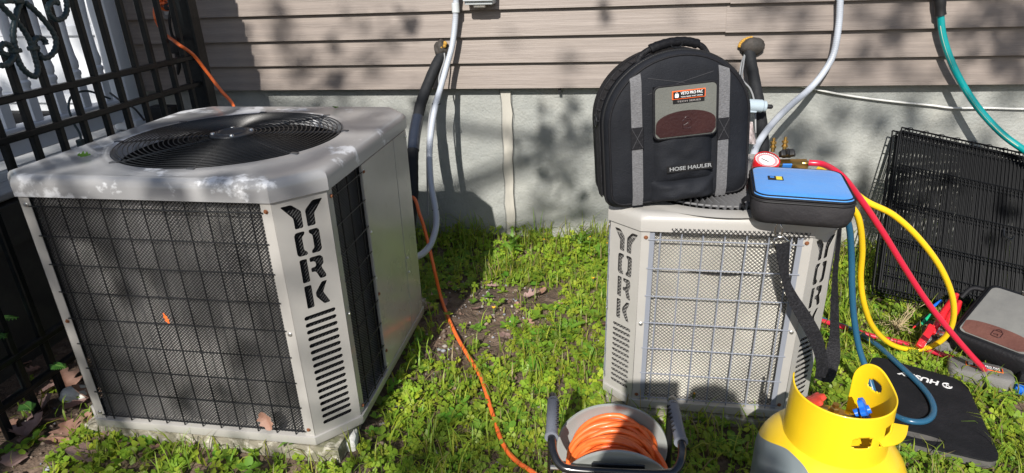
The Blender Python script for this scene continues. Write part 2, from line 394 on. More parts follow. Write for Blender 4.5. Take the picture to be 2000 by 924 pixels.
for yy in (-.135, -2.45):
    MB().rbox((0, 0, 0), (.092, .092, 1.9), .008, 2).build('post', 'white_paint', po, loc=(-2.275, yy, PF+.955))
    MB().rbox((0, 0, 0), (.125, .125, .05), .015, 2).build('post_base', 'white_paint', po, loc=(-2.275, yy, PF+.026))
MB().rbox((-2.27, -2.62, 1.68), (.44, .44, 3.36), .01, 1).build('added_shade_column', 'white_paint', po)  # unseen column, added to throw the shade band onto the left siding
MB().box((-3.0, -2.62, 3.45), (1.9, .5, .16)).build('porch_beam', 'white_paint', po)
wd = thing('panelled_door', 'white panelled wall or door behind the porch balusters', 'door', (-2.95, -.03, PF))
MB().box((0, .02, 1.0), (1.16, .03, 2.0)).build('slab', 'white_paint', wd)
for zz in (.12, .44, 1.15):
    MB().rbox((0, 0, zz), (1.10, .016, .05), .005, 1).build('moulding', 'white_paint', wd, loc=(0, -.004, 0))
for xx in (-.5, -.02, .46):
    MB().rbox((xx, 0, .8), (.05, .014, 1.3), .004, 1).build('stile', 'white_paint', wd, loc=(0, -.001, 0))
MB().box((0, -.02, .03), (1.2, .08, .05)).build('threshold', 'dark_gap', wd)

# ------------------------------------------------------------------ iron fence
FX = -1.76
fe = thing('iron_fence', 'black wrought iron fence with twisted scrolls beside the large unit', 'fence', (FX, 0, 0))
for z in (.951, .842, .232, .113):
    MB().rbox((0, -1.08, z), (.026, 1.53, .022), .004, 1).build('rail', 'fence', fe)
ys = [-.377, -.467, -.567, -.66, -.762, -.861, -.962, -1.06, -1.160, -1.26, -1.36, -1.46, -1.56, -1.66, -1.76]
for i, y in enumerate(ys):
    h = 1.6 if i not in (8, 9, 10, 11) else 1.075
    MB().rbox((0, 0, h/2), (.021, .021, h), .003, 1).build('bar', 'fence', fe, loc=(0, y, 0.0))
MB().rbox((0, 0, 1.0), (.062, .062, 2.0), .005, 1).build('post', 'fence', fe, loc=(0, -.292, 0))
MB().rbox((0, 0, 1.0), (.062, .062, 2.0), .005, 1).build('post', 'fence', fe, loc=(0, -1.875, 0))
def fz(x, y): return at(x/3.08, y/3.08, X=FX+.022) - V((FX, 0, 0))
def scroll(pts, r=.0085):
    c = crom([fz(*p) for p in pts], 7); m = MB(); R = [r*(1+.13*math.sin(i*1.9)) for i in range(len(c))]
    m.tube(c, R, 7); return m.build('scroll', 'scroll', fe, ang=60)
scroll([(352, 18), (315, 12), (290, 42), (298, 85), (335, 118), (375, 110), (400, 72), (402, 20), (388, -30)])
scroll([(150, 15), (200, 55), (255, 112), (305, 175), (335, 235), (332, 295), (300, 338), (258, 348), (232, 322)])
scroll([(276, 268), (262, 236), (226, 228), (200, 255), (204, 300), (214, 352), (228, 412), (214, 458), (182, 452), (140, 415), (108, 362), (92, 318)])
scroll([(-60, 10), (0, 30), (52, 80), (102, 132), (142, 182), (176, 240), (196, 292)])
scroll([(132, 5), (106, 60), (86, 150), (80, 220), (92, 290), (82, 342), (45, 388), (-5, 395)])
scroll([(44, 332), (14, 320), (-2, 290), (22, 264), (56, 274), (78, 302)])
for (x, y, w) in ((92, 306, .016), (202, 290, .016), (40, 8, .018), (105, 8, .018)):
    MB().rbox((0, 0, 0), (.024, .03, .013), .003, 1).build('collar', 'scroll', fe, loc=fz(x, y))

# ------------------------------------------------------------------ condensing units
Yl = [[(-.10, 1), (.20, 1), (.445, .68), (.445, 0), (.20, 0), (.20, .46)], None]
def mirror(p): return [(1-x, y) for x, y in reversed(p)]
LET = {'Y': [Yl[0], mirror(Yl[0])],
       'O': [[(.08, 0), (.42, 0), (.42, .14), (.30, .22), (.30, .78), (.42, .86), (.42, 1), (.08, 1), (0, .9), (0, .1)]],
       'R': [[(.03, 0), (.33, 0), (.33, 1), (.03, 1)], [(.43, 1), (.86, 1), (.97, .88), (.97, .6), (.85, .5), (1, .12), (1, 0), (.74, 0), (.60, .36), (.43, .36), (.43, .56), (.62, .56), (.66, .66), (.62, .80), (.43, .80)]],
       'K': [[(.03, 0), (.33, 0), (.33, 1), (.03, 1)], [(.76, 1), (1, 1), (.76, .53), (1, 0), (.74, 0), (.45, .42), (.45, .60)]]}
LET['O'].append(mirror(LET['O'][0]))
def smooth_poly(p, r=.12):
    out = []; n = len(p)
    for i in range(n):
        a, b, c = V(p[i-1]), V(p[i]), V(p[(i+1) % n]); k1 = min(r, .45*(a-b).length); k2 = min(r, .45*(c-b).length)
        s, e = b+(a-b).normalized()*k1, b+(c-b).normalized()*k2
        for t in (0, .5, 1): out.append(tuple((1-t)**2*s+2*t*(1-t)*b+t*t*e))
    return out
def corner_plate(w, h, nslot, lettered=True):
    """chamfer panel, real cut-outs: Y O R K down the panel, then rounded slots"""
    holes = []; lw = w*.47; y = h-.016
    if lettered:
        for ch in 'YORK':
            hh = .062
            for p in LET[ch]: holes.append(smooth_poly([((q[0]-.5)*lw*(1.38 if ch == 'Y' else 1)+.003, y-hh+q[1]*hh) for q in p], .004))
            y -= .0705
        y -= .006
    p = (y-.02)/nslot
    for k in range(nslot):
        holes.append(rrect(w*.62, min(.0135, p*.58), min(.0066, p*.285), 4, .002, y-p*(k+.5)))
    return plate([(-w/2, 0), (w/2, 0), (w/2, h), (-w/2, h)], holes, .0016)

def ac_unit(name, label, oct8, z0, zs, ztop, fan, nslot, post_corners, face_specs, wire, wmat, coil, guard, cap_mat='paint_top'):
    """oct8: plan corners, counter-clockwise from front-left, pairs per chamfer; z0 base, zs seam under the cover"""
    cx = sum(p[0] for p in oct8)/8; cy = sum(p[1] for p in oct8)/8
    t = thing(name, label, 'air conditioner', (cx, cy, z0)); P8 = [V((p[0]-cx, p[1]-cy)) for p in oct8]; H = zs-z0; HT = ztop-z0
    def ring(off, circ=None, mix=0., z=0., m=16):
        ln = []
        for i in range(8):
            A, B = P8[i], P8[(i+1) % 8]; e = (B-A).normalized(); nn = V((e.y, -e.x)); ln.append((A+nn*off, e))
        vt_ = []
        for i in range(8):
            (p, e), (q, g_) = ln[i-1], ln[i]; den = e.x*g_.y-e.y*g_.x; t_ = ((q.x-p.x)*g_.y-(q.y-p.y)*g_.x)/den; vt_.append(p+e*t_)
        out = []
        for i in range(8):
            for j in range(m):
                p = vt_[i].lerp(vt_[(i+1) % 8], j/m)
                if circ:
                    c0 = V((circ[0], circ[1])); d = (p-c0).normalized(); p = p.lerp(c0+d*circ[2], mix)
                out.append((p.x, p.y, z))
        return out
    # base pan with folded rim
    b = MB(); b.loft([ring(-.03, z=.004), ring(.004, z=.004), ring(.006, z=.008), ring(.006, z=.030), ring(.0035, z=.031), ring(-.03, z=.031)]); b.build('base_pan', 'paint', t, ang=40)
    # cover with fan opening
    fx, fy, fr = fan; fx -= cx; fy -= cy; c = MB()
    rs = [ring(.001, z=H-.002), ring(.007, z=H-.002), ring(.0075, z=HT-.022), ring(.005, z=HT-.011), ring(-.001, z=HT-.004), ring(-.012, z=HT-.0005), ring(-.022, z=HT)]
    for rad, zz, mix in ((.052, 0, 1), (.040, .003, 1), (.016, .007, 1), (.008, .005, 1), (.0, -.006, 1), (-.002, -.03, 1)):
        rs.append(ring(0, circ=(fx, fy, fr+rad), mix=mix, z=HT+zz))
    c.loft(rs); cov = c.build('top_cover', cap_mat, t, ang=32)
    v = MB(); v.lathe([(fr-.001, HT-.02), (fr-.004, HT-.12), (fr-.03, HT-.2)], 64, T(fx, fy, 0)); v.build('fan_shroud', 'fan_dark', t)
    MB().lathe([(0.001, HT-.17), (fr+.02, HT-.175)], 48, T(fx, fy, 0)).build('inner_deck', 'dark_gap', t)
    m_ = MB(); m_.lathe([(.001, HT-.035), (.05, HT-.037), (.06, HT-.05), (.06, HT-.15)], 24, T(fx, fy, 0)); m_.build('fan_motor', 'fan_dark', t)
    for k in range(4):
        bl = MB(); n = 9; vs = []
        for i in range(n):
            rr_ = .06+(fr-.075)*i/(n-1); wd_ = math.radians(62-18*i/(n-1))
            for j in range(7):
                q = (j/6-.5); an = q*wd_; vs.append((rr_*math.cos(an), rr_*math.sin(an), HT-.09+.05*q))
        bl.add(vs, [(i*7+j, i*7+j+1, (i+1)*7+j+1, (i+1)*7+j) for i in range(n-1) for j in range(6)], T(fx, fy, 0) @ RZ(90*k+25))
        bl.build('fan_blade', 'fan_dark', t)
    guard(t, fx, fy, fr, HT)
    # corner posts
    for i in range(4):
        A, B = P8[2*i-1 if i else 7], P8[2*i]
        e = B-A; w = e.length; lettered = i in post_corners
        me = corner_plate(w-.002, H-.034, nslot, lettered); mid = (A+B)/2
        mw = frame((mid.x, mid.y, .031), (e.x, e.y, 0), (0, 0, 1))
        p = link('corner_post', me, 'paint', t, None, mw=mw)
        f = MB()
        for (Q, N_) in ((A, P8[2*i-2 if i else 6]), (B, P8[(2*i+1) % 8])):
            d = (N_-Q).normalized()*(.03 if wire['flange'] is None else wire['flange']); s_ = Q+d
            nn = V((d.y, -d.x)).normalized(); nn = nn if nn.dot(mid) > 0 else -nn
            f.add([(Q.x, Q.y, .031), (s_.x, s_.y, .031), (s_.x, s_.y, H-.003), (Q.x, Q.y, H-.003)]+[(q.x-nn.x*.0016, q.y-nn.y*.0016, z) for q, z in ((Q, .031), (s_, .031), (s_, H-.003), (Q, H-.003))],
                  [(0, 1, 2, 3), (7, 6, 5, 4), (0, 4, 5, 1), (1, 5, 6, 2), (2, 6, 7, 3), (3, 7, 4, 0)])
        f.build('post_flange', 'paint', t, ang=20)
        # dark liner with a strip of screen behind the openings
        ln = MB(); off = -V((e.y, -e.x)).normalized(); off = off if off.dot(mid) < 0 else -off
        q = mid+off*.02; ln.box((0, 0, H/2), (w*1.05, .002, H-.05), frame((q.x, q.y, 0), (e.x, e.y, 0), (0, 0, 1)) @ RX(-90))
        link('post_liner', ln.mesh('post_liner'), 'coil_dark' if coil == 'coil_pale' else 'dark_gap', t, None)
        sm = MB(); diag(sm, w*.9, H-.07, wire['pitch'], .0009); q = mid+off*.009
        o = sm.build('post_screen', 'screen', t, ang=None, fix=False); o.matrix_local = frame((q.x, q.y, H/2), (e.x, e.y, 0), (0, 0, 1)); o['kind'] = 'stuff'
    # coil core
    cr = MB(); cr.loft([ring(-.030, z=.02), ring(-.030, z=H-.005)]); cr.build('coil', coil, t, ang=20)
    # faces: screen + wire guard (A -> B along the face)
    for i, spec in enumerate(face_specs):
        A, B = P8[2*i], P8[2*i+1]; e = B-A; w = e.length; ed = e.normalized(); nn = V((ed.y, -ed.x))
        fl = wire['flange'] or .03
        if spec is None: continue
        u0, u1 = spec.get('u', (fl, w-fl)); wd_ = u1-u0; hh = H-.04; mid = A+ed*((u0+u1)/2)
        fr_ = lambda o: frame((mid.x+nn.x*o, mid.y+nn.y*o, .032+hh/2), (ed.x, ed.y, 0), (0, 0, 1))
        sm = MB(); diag(sm, wd_+.01, hh+.004, wire['pitch'], wire['sr'])
        o = sm.build('mesh_screen', 'screen', t, ang=None, fix=False); o.matrix_local = fr_(-.010); o['kind'] = 'stuff'
        gm = MB(); nh, pv = wire['nh'], wire['pv']; r = wire['r']
        for k in range(nh):
            z = hh*(.5-wire['top'])-(hh*(1-wire['top']-wire['bot']))*k/(nh-1)
            gm.tube([(-wd_/2-.004, z, r), (0, z+.0008*math.sin(k*2.1), r), (wd_/2+.004, z, r)], r, 6)
        nvw = max(2, int(round(wd_/pv)))
        for k in range(nvw):
            x = -wd_/2+wd_*(k+.5)/nvw; gm.tube([(x, -hh/2, -r*.6), (x+.0006*math.sin(k*1.7), 0, -r*.6), (x, hh/2, -r*.6)], r*1.15, 6)
        if wire.get('strip'):
            for sx in (-1, 1): gm.box((sx*(wd_/2-.006), 0, -.002), (.013, hh, .003))
        o = gm.build('wire_guard', wmat, t, ang=50, fix=False); o.matrix_local = fr_(.001)
        for sx in (-1, 1):
            for zz in (-.47, -.02, .475):
                sc = MB(); sc.lathe([(.0, .004), (.0035, .0035), (.0042, .001), (.0058, 0)], 8)
                o = sc.build('screw', 'steel' if random.random() < .7 else 'rust', t); o.matrix_local = fr_(.0015) @ T(sx*(wd_/2+fl*.45), zz*hh, 0)
        if spec.get('panel'):
            pu0, pu1 = spec['panel']; spl = spec['split']
            for (a, b, mm_) in ((pu0, spl-.0015, 'panel'), (spl+.0015, pu1, 'panel')):
                pm = MB(); md = A+ed*((a+b)/2); pm.rbox((0, 0, 0), (b-a, hh+.002, .010), .002, 1)
                o = pm.build('service_panel', mm_, t); o.matrix_local = frame((md.x+nn.x*(-.001), md.y+nn.y*(-.001), .032+hh/2), (ed.x, ed.y, 0), (0, 0, 1))
            for (uu_, zz, mm_) in ((pu0+.008, .47, 'rust'), (pu0+.008, .20, 'steel'), (pu0+.008, -.1, 'rust'), (pu0+.008, -.40, 'rust'), (pu1-.01, .47, 'steel'), (spl+.02, -.12, 'steel'), (spl+.02, -.2, 'steel')):
                sc = MB(); sc.lathe([(.0, .004), (.0035, .0035), (.0042, .001), (.0058, 0)], 8); md = A+ed*uu_
                o = sc.build('screw', mm_, t); o.matrix_local = frame((md.x+nn.x*.0045, md.y+nn.y*.0045, .032+hh/2+zz*hh), (ed.x, ed.y, 0), (0, 0, 1))
    return t
def diag(m, w, h, pitch, r, flat=.7):
    """woven diamond screen: two families of thin diagonal strands clipped to a w x h rectangle about the origin"""
    sl = .95
    for s, zz in ((1, .0006), (-1, -.0006)):
        c = -w/2-h/sl
        while c < w/2+h/sl:
            # x = c + s*(y)/sl  for y from -h/2..h/2
            pts = []
            y0, y1 = -h/2, h/2; x0, x1 = c+s*y0/sl, c+s*y1/sl
            lo, hi = 0., 1.
            dx = x1-x0
            for bnd, sg in ((-w/2, 1), (w/2, -1)):
                a, b = sg*(x0-bnd), sg*(x1-bnd)
                if a < 0 and b < 0: lo = 2
                elif a < 0: lo = max(lo, a/(a-b))
                elif b < 0: hi = min(hi, a/(a-b))
            if hi-lo > .004:
                p, q = V((x0+dx*lo, y0+h*lo, zz)), V((x0+dx*hi, y0+h*hi, zz))
                d = (q-p).normalized(); n = V((-d.y, d.x, 0))*r; k = V((0, 0, r*flat))
                o = len(m.v); m.v += [tuple(z) for z in (p+n, p+k, p-n, q+n, q+k, q-n)]; m.f += [(o, o+1, o+4, o+3), (o+1, o+2, o+5, o+4)]
            c += pitch
def ring_guard(t, fx, fy, fr, HT):
    g = MB(); N = 21
    for k in range(N):
        r = .052+(fr+.004-.052)*k/(N-1); z = HT+.007+.008*(1-(r/fr)**2)
        g.tube([(fx+r*math.cos(a), fy+r*math.sin(a), z) for a in np.linspace(0, 2*math.pi, 72, endpoint=False)], .0015, 5, closed=True)
    g.build('guard_ring', 'black_metal', t, ang=60, fix=False)
    for k in range(8):
        a = math.radians(45*k+14); c_, s_ = math.cos(a), math.sin(a); sp = MB()
        sp.tube([(fx+r*c_, fy+r*s_, HT+.003+.008*(1-(r/fr)**2)) for r in np.linspace(.045, fr+.014, 7)], .0026, 6)
        sp.rbox((fx+(fr+.016)*c_, fy+(fr+.016)*s_, HT+.006), (.022, .014, .005), .002, 1)
        sp.build('guard_spoke', 'hub_grey', t)
    h = MB(); h.lathe([(.0, .0012), (.034, .0012), (.036, .004), (.040, .004), (.042, .001), (.058, -.001), (.060, -.006)], 40, T(fx, fy, HT+.018)); hub = h.build('hub_plate', 'hub_grey', t)
    for k in range(4):
        a = math.radians(90*k+30); b = MB(); b.lathe([(.0, .007), (.005, .0065), (.0065, .004), (.0068, 0)], 10, T(fx+.05*math.cos(a), fy+.05*math.sin(a), HT+.016)); b.build('hub_bolt', 'steel', hub)
def fin_guard(t, fx, fy, fr, HT):
    g = MB(); N = 88
    for k in range(N):
        a0 = 2*math.pi*k/N; L, R = [], []
        for r in np.linspace(.06, fr+.004, 8):
            a = a0+.35*(r/fr)**1.5; z = HT+.012+.012*(1-(r/fr)**2)
            p = V((fx+r*math.cos(a), fy+r*math.sin(a), z)); L.append(p+V((0, 0, .009))); R.append(p-V((math.sin(a)*-.002, math.cos(a)*.002, .010)))
        g.strip(L, R, .0009)
    g.build('guard_fins', 'fin_plastic', t, ang=30, fix=False)
    for r in (.06, fr*.55, fr-.004):
        MB().tube([(fx+r*math.cos(a), fy+r*math.sin(a), HT+.009+.012*(1-(r/fr)**2)) for a in np.linspace(0, 2*math.pi, 64, endpoint=False)], .003, 6, closed=True).build('guard_ring', 'fin_plastic', t, ang=60)
    MB().lathe([(.0, .004), (.05, .003), (.062, -.004)], 32, T(fx, fy, HT+.024)).build('hub_plate', 'fin_plastic', t)
mt['fin_plastic'] = M('grey_guard_fins', (.16, .16, .165), .38, coat=.3)

octL = [(-1.414, -1.573), (-.763, -1.568), (-.672, -1.470), (-.676, -.865), (-.75, -.772), (-1.40, -.775), (-1.472, -.86), (-1.470, -1.525)]
uL = ac_unit('air_conditioner', 'large grey outdoor condenser unit beside the iron fence', octL, .10, .797, .845, (-1.060, -1.208, .293), 17, (0, 1),
        [{}, {'u': (.028, .208), 'panel': (.212, .603), 'split': .475}, None, {}],
        dict(flange=.026, pitch=.0096, sr=.0011, nh=9, pv=.054, r=.0018, top=.03, bot=.02), 'black_metal', 'coil_dark', ring_guard)
octR = [(.075, -1.255), (.495, -1.255), (.577, -1.185), (.577, -.745), (.505, -.675), (.065, -.675), (-.005, -.745), (-.005, -1.185)]
uR = ac_unit('air_conditioner', 'small grey outdoor condenser unit with the bags standing on top', octR, .062, .630, .676, (.286, -.975, .245), 12, (0, 1),
        [{}, {}, {}, {}],
        dict(flange=.022, pitch=.0112, sr=.0008, nh=7, pv=.0505, r=.0019, top=.035, bot=.02, strip=True), 'wire_grey', 'coil_pale', fin_guard, 'paint')

fg = MB(); diag(fg, .335, .016, .0112, .0010); o = fg.build('mesh_fringe', 'screen', uR, ang=None, fix=False); o.matrix_local = frame((.318-uR.location.x, -1.2645-uR.location.y, .632-.062), (1, 0, 0), (0, 0, 1)); o['kind'] = 'stuff'
def slab(name, label, x0, x1, y0, y1, z0, z1, mat):
    bm = bmesh.new(); bmesh.ops.create_grid(bm, x_segments=24, y_segments=24, size=.5)
    ext = bmesh.ops.extrude_face_region(bm, geom=bm.faces[:]); vs = [e for e in ext['geom'] if isinstance(e, bmesh.types.BMVert)]
    bmesh.ops.translate(bm, vec=(0, 0, -1), verts=vs); bmesh.ops.subdivide_edges(bm, edges=[e for e in bm.edges if abs(e.verts[0].co.z-e.verts[1].co.z) > .5], cuts=3)
    for v in bm.verts:
        v.co = V((x0+(v.co.x+.5)*(x1-x0), y0+(v.co.y+.5)*(y1-y0), z1+v.co.z*(z1-z0))); n = mnoise.noise_vector(v.co*22)*.0035+mnoise.noise_vector(v.co*7)*.003; n.z = min(0, n.z); v.co += n
    bmesh.ops.recalc_face_normals(bm, faces=bm.faces); me = bpy.data.meshes.new(name); bm.to_mesh(me); bm.free()
    return tag(link(name, me, mat, None, 50), label, 'slab')
slab('concrete_pad', 'mossy concrete pad under the large condenser unit', -1.47, -.70, -1.572, -.74, -.04, .099, 'concrete')
slab('concrete_pad', 'grey concrete pad under the small condenser unit', -.0, .585, -1.275, -.66, -.03, .061, 'concrete')
b = MB(); b.rbox((0, 0, 0), (.055, .06, .085), .008, 2); o = b.build('support_block', 'block'); o.location = at(680, 872, Z=.04); o.rotation_euler = (.05, .04, .25)
tag(o, 'white painted block propping the front corner of the large unit', 'block')
# ------------------------------------------------------------------ pipes, conduits and wires at the wall
def pipe(name, label, cat, pts, r, mat, n=10, k=8, ribs=0., grp=None, parent=None):
    c = crom(pts, k); R = r
    if ribs:
        # corrugated sheath: resample finely and ripple the radius
        L = [0]
        for i in range(1, len(c)): L.append(L[-1]+(c[i]-c[i-1]).length)
        m = int(L[-1]/.0026); out = []; j = 0
        for i in range(m+1):
            s_ = L[-1]*i/m
            while j < len(L)-2 and L[j+1] < s_: j += 1
            out.append(c[j].lerp(c[j+1], (s_-L[j])/max(1e-9, L[j+1]-L[j])))
        c = out; R = [r*(1+ribs*(1 if i % 3 == 0 else -.4)) for i in range(len(c))]
    o = MB().tube(c, R, n).build(name, mat, parent, ang=70)
    if parent is None: tag(o, label, cat, grp)
    return o
def blob(m, c, s, seed, rough=.25, n=14):
    vs, fs = [], []
    for i in range(n+1):
        for j in range(2*n):
            a, b = math.pi*i/n, math.pi*j/n; d = V((math.sin(a)*math.cos(b), math.sin(a)*math.sin(b), math.cos(a)))
            q = 1+rough*mnoise.noise(d*1.7+V((seed, 0, 0)))+rough*.5*mnoise.noise(d*4+V((seed, 3, 0))); vs.append(V((d.x*s[0], d.y*s[1], d.z*s[2]))*q+V(c))
    for i in range(n):
        for j in range(2*n): fs.append((i*2*n+j, i*2*n+(j+1) % (2*n), (i+1)*2*n+(j+1) % (2*n), (i+1)*2*n+j))
    return m.add(vs, fs)
# left line set
ls = thing('refrigerant_line', 'black insulated refrigerant line dropping behind the large unit', 'pipe', at(865, 95, Y=-.04)); lo_ = ls.location.copy()
blob(MB(), V((0, -.018, 0)), (.034, .032, .036), 1).build('wall_sealant', 'putty', ls, ang=70)
fo = MB()
for k in range(4): blob(fo, V((.012+random.uniform(-.014, .014), -.045, .012+random.uniform(-.02, .018))), (.008, .006, .009), k+9, n=6)
fo.build('spray_foam', 'foam', ls, ang=70)
lp = [at(866, 103, Y=-.06), at(852, 128, Y=-.10), at(836, 165, Y=-.14), at(823, 200, Y=-.2), at(815, 235, Y=-.26), at(809, 270, Y=-.32), at(806, 320, Y=-.4), at(806, 380, Y=-.5), at(800, 450, Y=-.62)]
c_ = [q-lo_ for q in crom(lp, 10)]; MB().tube(c_, [.0235*(1+.07*mnoise.noise((i*.35, 0, 0))) for i in range(len(c_))], 14).build('insulated_pipe', 'insul', ls, ang=70)
c2 = c_[38:56]; MB().tube(c2, .0258, 14).build('tape_wrap', 'tape', ls, ang=70)
pipe('thermostat_wire', 'thin grey control wire looping beside the left insulated pipe', 'wire', [at(868, 104, Y=-.085), at(868, 118, Y=-.1), at(858, 150, Y=-.15), at(857, 170, Y=-.18), at(846, 200, Y=-.22), at(838, 235, Y=-.28), at(834, 300, Y=-.36), at(836, 420, Y=-.48)], .0035, 'cable_grey')
# left conduit and disconnect
ds = thing('disconnect_box', 'grey electrical disconnect box at the top above the large unit', 'electrical box', at(937, 9, Y=-.1)); d0 = ds.location
MB().rbox((0, .02, .13), (.118, .09, .26), .006, 2).build('enclosure', 'box_grey', ds)
MB().rbox((0, -.032, .14), (.124, .014, .25), .004, 2).build('cover', 'box_grey', ds)
MB().rbox((.0, .0, -.006), (.05, .02, .012), .003, 1).build('latch', 'steel', ds)
cdp = [at(893, -60, Y=-.085), at(891, 0, Y=-.085), at(889, 45, Y=-.085), at(883, 90, Y=-.10), at(872, 130, Y=-.13), at(861, 170, Y=-.18), at(851, 205, Y=-.24), at(843, 250, Y=-.30), at(839, 300, Y=-.37), at(842, 360, Y=-.44), at(850, 405, Y=-.50), at(852, 440, Y=-.56), at(842, 475, Y=-.62), at(826, 495, Y=-.68), at(806, 505, Y=-.74)]
cd = thing('flexible_conduit', 'pale grey flexible conduit looping down beside the large unit', 'conduit', cdp[0])
pipe('sheath', None, None, [q-cdp[0] for q in cdp], .0125, 'conduit', 12, 8, .05, parent=cd)
MB().lathe([(.0135, -.02), (.0165, -.018), (.0165, .018), (.0135, .02)], 14, T(*(at(890, 15, Y=-.085)-cdp[0]))).build('coupling', 'box_grey', cd)
q = at(852, 203, Y=-.238)-cdp[0]; MB().tube([q+V((.017*math.cos(a), .008*math.sin(a), .017*math.sin(a)*.2)) for a in np.linspace(0, 6.28, 16, endpoint=False)], .002, 5, closed=True).build('cable_tie', 'rubber', cd)
q = at(851, 410, Y=-.507)-cdp[0]; MB().lathe([(.0135, -.004), (.0142, 0), (.0135, .004)], 12, T(*q)).build('tape_band', 'rubber', cd)
# right line set
rs = thing('refrigerant_line', 'black insulated refrigerant line dropping behind the tall black bag', 'pipe', at(1467, 90, Y=-.04)); ro_ = rs.location.copy()
blob(MB(), V((0, -.018, .002)), (.048, .03, .034), 21, .16).build('wall_sealant', 'putty', rs, ang=70)
fo = MB()
for k in range(8):
    a = 1.7+k*.2; blob(fo, V((.047*math.cos(a), -.016, .034*math.sin(a))), (.008, .008, .007), k+40, n=6)
fo.build('spray_foam', 'foam', rs, ang=70)
lp = [at(1463, 100, Y=-.06), at(1468, 130, Y=-.10), at(1475, 165, Y=-.15), at(1482, 205, Y=-.2), at(1488, 250, Y=-.28), at(1490, 300, Y=-.36), at(1485, 360, Y=-.45)]
c_ = [q-ro_ for q in crom(lp, 10)]; MB().tube(c_, [.0225*(1+.08*mnoise.noise((i*.35, 5, 0))) for i in range(len(c_))], 14).build('insulated_pipe', 'insul', rs, ang=70)
MB().tube(c_[2:8], .021, 12).build('grey_tape', 'conduit', rs, ang=70)
for j, (dx, s_) in enumerate(((0, 4), (-14, 9))):
    pipe('thermostat_wire', ('thin grey wire hanging beside the right insulated pipe, nearer the pipe', 'thin grey wire hanging behind the tall black bag, farther from the pipe')[j], 'wire', [at(1455, 106, Y=-.07), at(1452+dx*.3, 125, Y=-.12), at(1450+dx*.4, 150+s_, Y=-.16), at(1466+dx, 175, Y=-.2), at(1474+dx, 205, Y=-.25), at(1476+dx, 260, Y=-.3)], .0035, 'cable_grey')
cdp = [at(1643, -60, Y=-.07), at(1641, 0, Y=-.075), at(1638, 50, Y=-.08), at(1628, 105, Y=-.09), at(1608, 142, Y=-.11), at(1580, 175, Y=-.15), at(1545, 205, Y=-.22), at(1510, 240, Y=-.32), at(1482, 278, Y=-.42), at(1470, 310, Y=-.5), at(1466, 350, Y=-.58)]
cd = thing('flexible_conduit', 'pale grey flexible conduit curving down to the small unit', 'conduit', cdp[0])
pipe('sheath', None, None, [q-cdp[0] for q in cdp], .0125, 'conduit', 12, 8, .05, parent=cd)
# small grey pull-out tool beside the right pipe
mw = frame(at(1481, 207, Y=-.32), rr*.99+V((0, 0, -.06)), V((0, .3, 1)))
vt = thing('service_valve', 'grey-blue plastic service fitting with a black tip right of the tall bag', 'valve', mw=mw)
MB().lathe([(.0, -.05), (.018, -.05), (.024, -.045), (.024, .012), (.021, .016), (.021, .026), (.015, .030), (.0, .03)], 20, RY(90)).build('body', 'tool_grey', vt)
MB().lathe([(.007, .03), (.0085, .034), (.0085, .05), (.004, .055), (.0, .055)], 14, RY(90)).build('tip', 'rubber', vt)
MB().rbox((-.022, -.02, -.012), (.03, .014, .05), .004, 2).build('bracket', 'tool_grey', vt)
# film of plastic beside bag
pf = MB(); n = 8; vs = []
for i in range(n):
    for j in range(n): vs.append(at(1462+18*j/n*(.5+.5*i/n), 238+50*i/n, Y=-.5)+V((0, .02*mnoise.noise((i*.6, j*.6, 2)), 0)))
pf.add(vs, [(i*n+j, i*n+j+1, (i+1)*n+j+1, (i+1)*n+j) for i in range(n-1) for j in range(n-1)])
tag(pf.build('plastic_film', 'plastic_film', ang=80), 'crumpled scrap of clear plastic behind the tall black bag', 'plastic')
# white wire, teal hose
pipe('white_wire', 'thin white wire stapled across the foundation at the right', 'wire', [at(1528, 160, Y=-.035), at(1580, 172, Y=-.02), at(1640, 184, Y=-.016), at(1700, 193, Y=-.014), at(1760, 200, Y=-.014), at(1820, 206, Y=-.014), at(1862, 211, Y=-.014), at(1930, 211, Y=-.014), at(2000, 213, Y=-.014), at(2150, 214, Y=-.014)], .0042, 'white_wire')
hp = [at(1836, -120, Y=-.075), at(1836, -40, Y=-.075), at(1837, 30, Y=-.075), at(1843, 75, Y=-.08), at(1860, 125, Y=-.09), at(1886, 175, Y=-.10), at(1918, 220, Y=-.12), at(1958, 262, Y=-.15), at(2000, 293, Y=-.18), at(2070, 340, Y=-.2), at(2180, 420, Y=-.25), at(2300, 520, Y=-.3)]
th = thing('garden_hose', 'teal garden hose with black fitting hanging on the right wall', 'hose', hp[0])
hc = [q-hp[0] for q in crom(hp, 9)]
MB().tube(hc, .0128, 14).build('jacket', 'teal', th, ang=70)
MB().tube([q+V((-.0075, -.0088, .003)) for q in hc[22:80]], .0022, 5).build('braid_line', 'teal_stripe', th, ang=70)
MB().tube(hc[0:19], [.0185*(1.06 if (i//2) % 2 else .97) for i in range(19)], 16).build('fitting', 'rubber', th, ang=30)

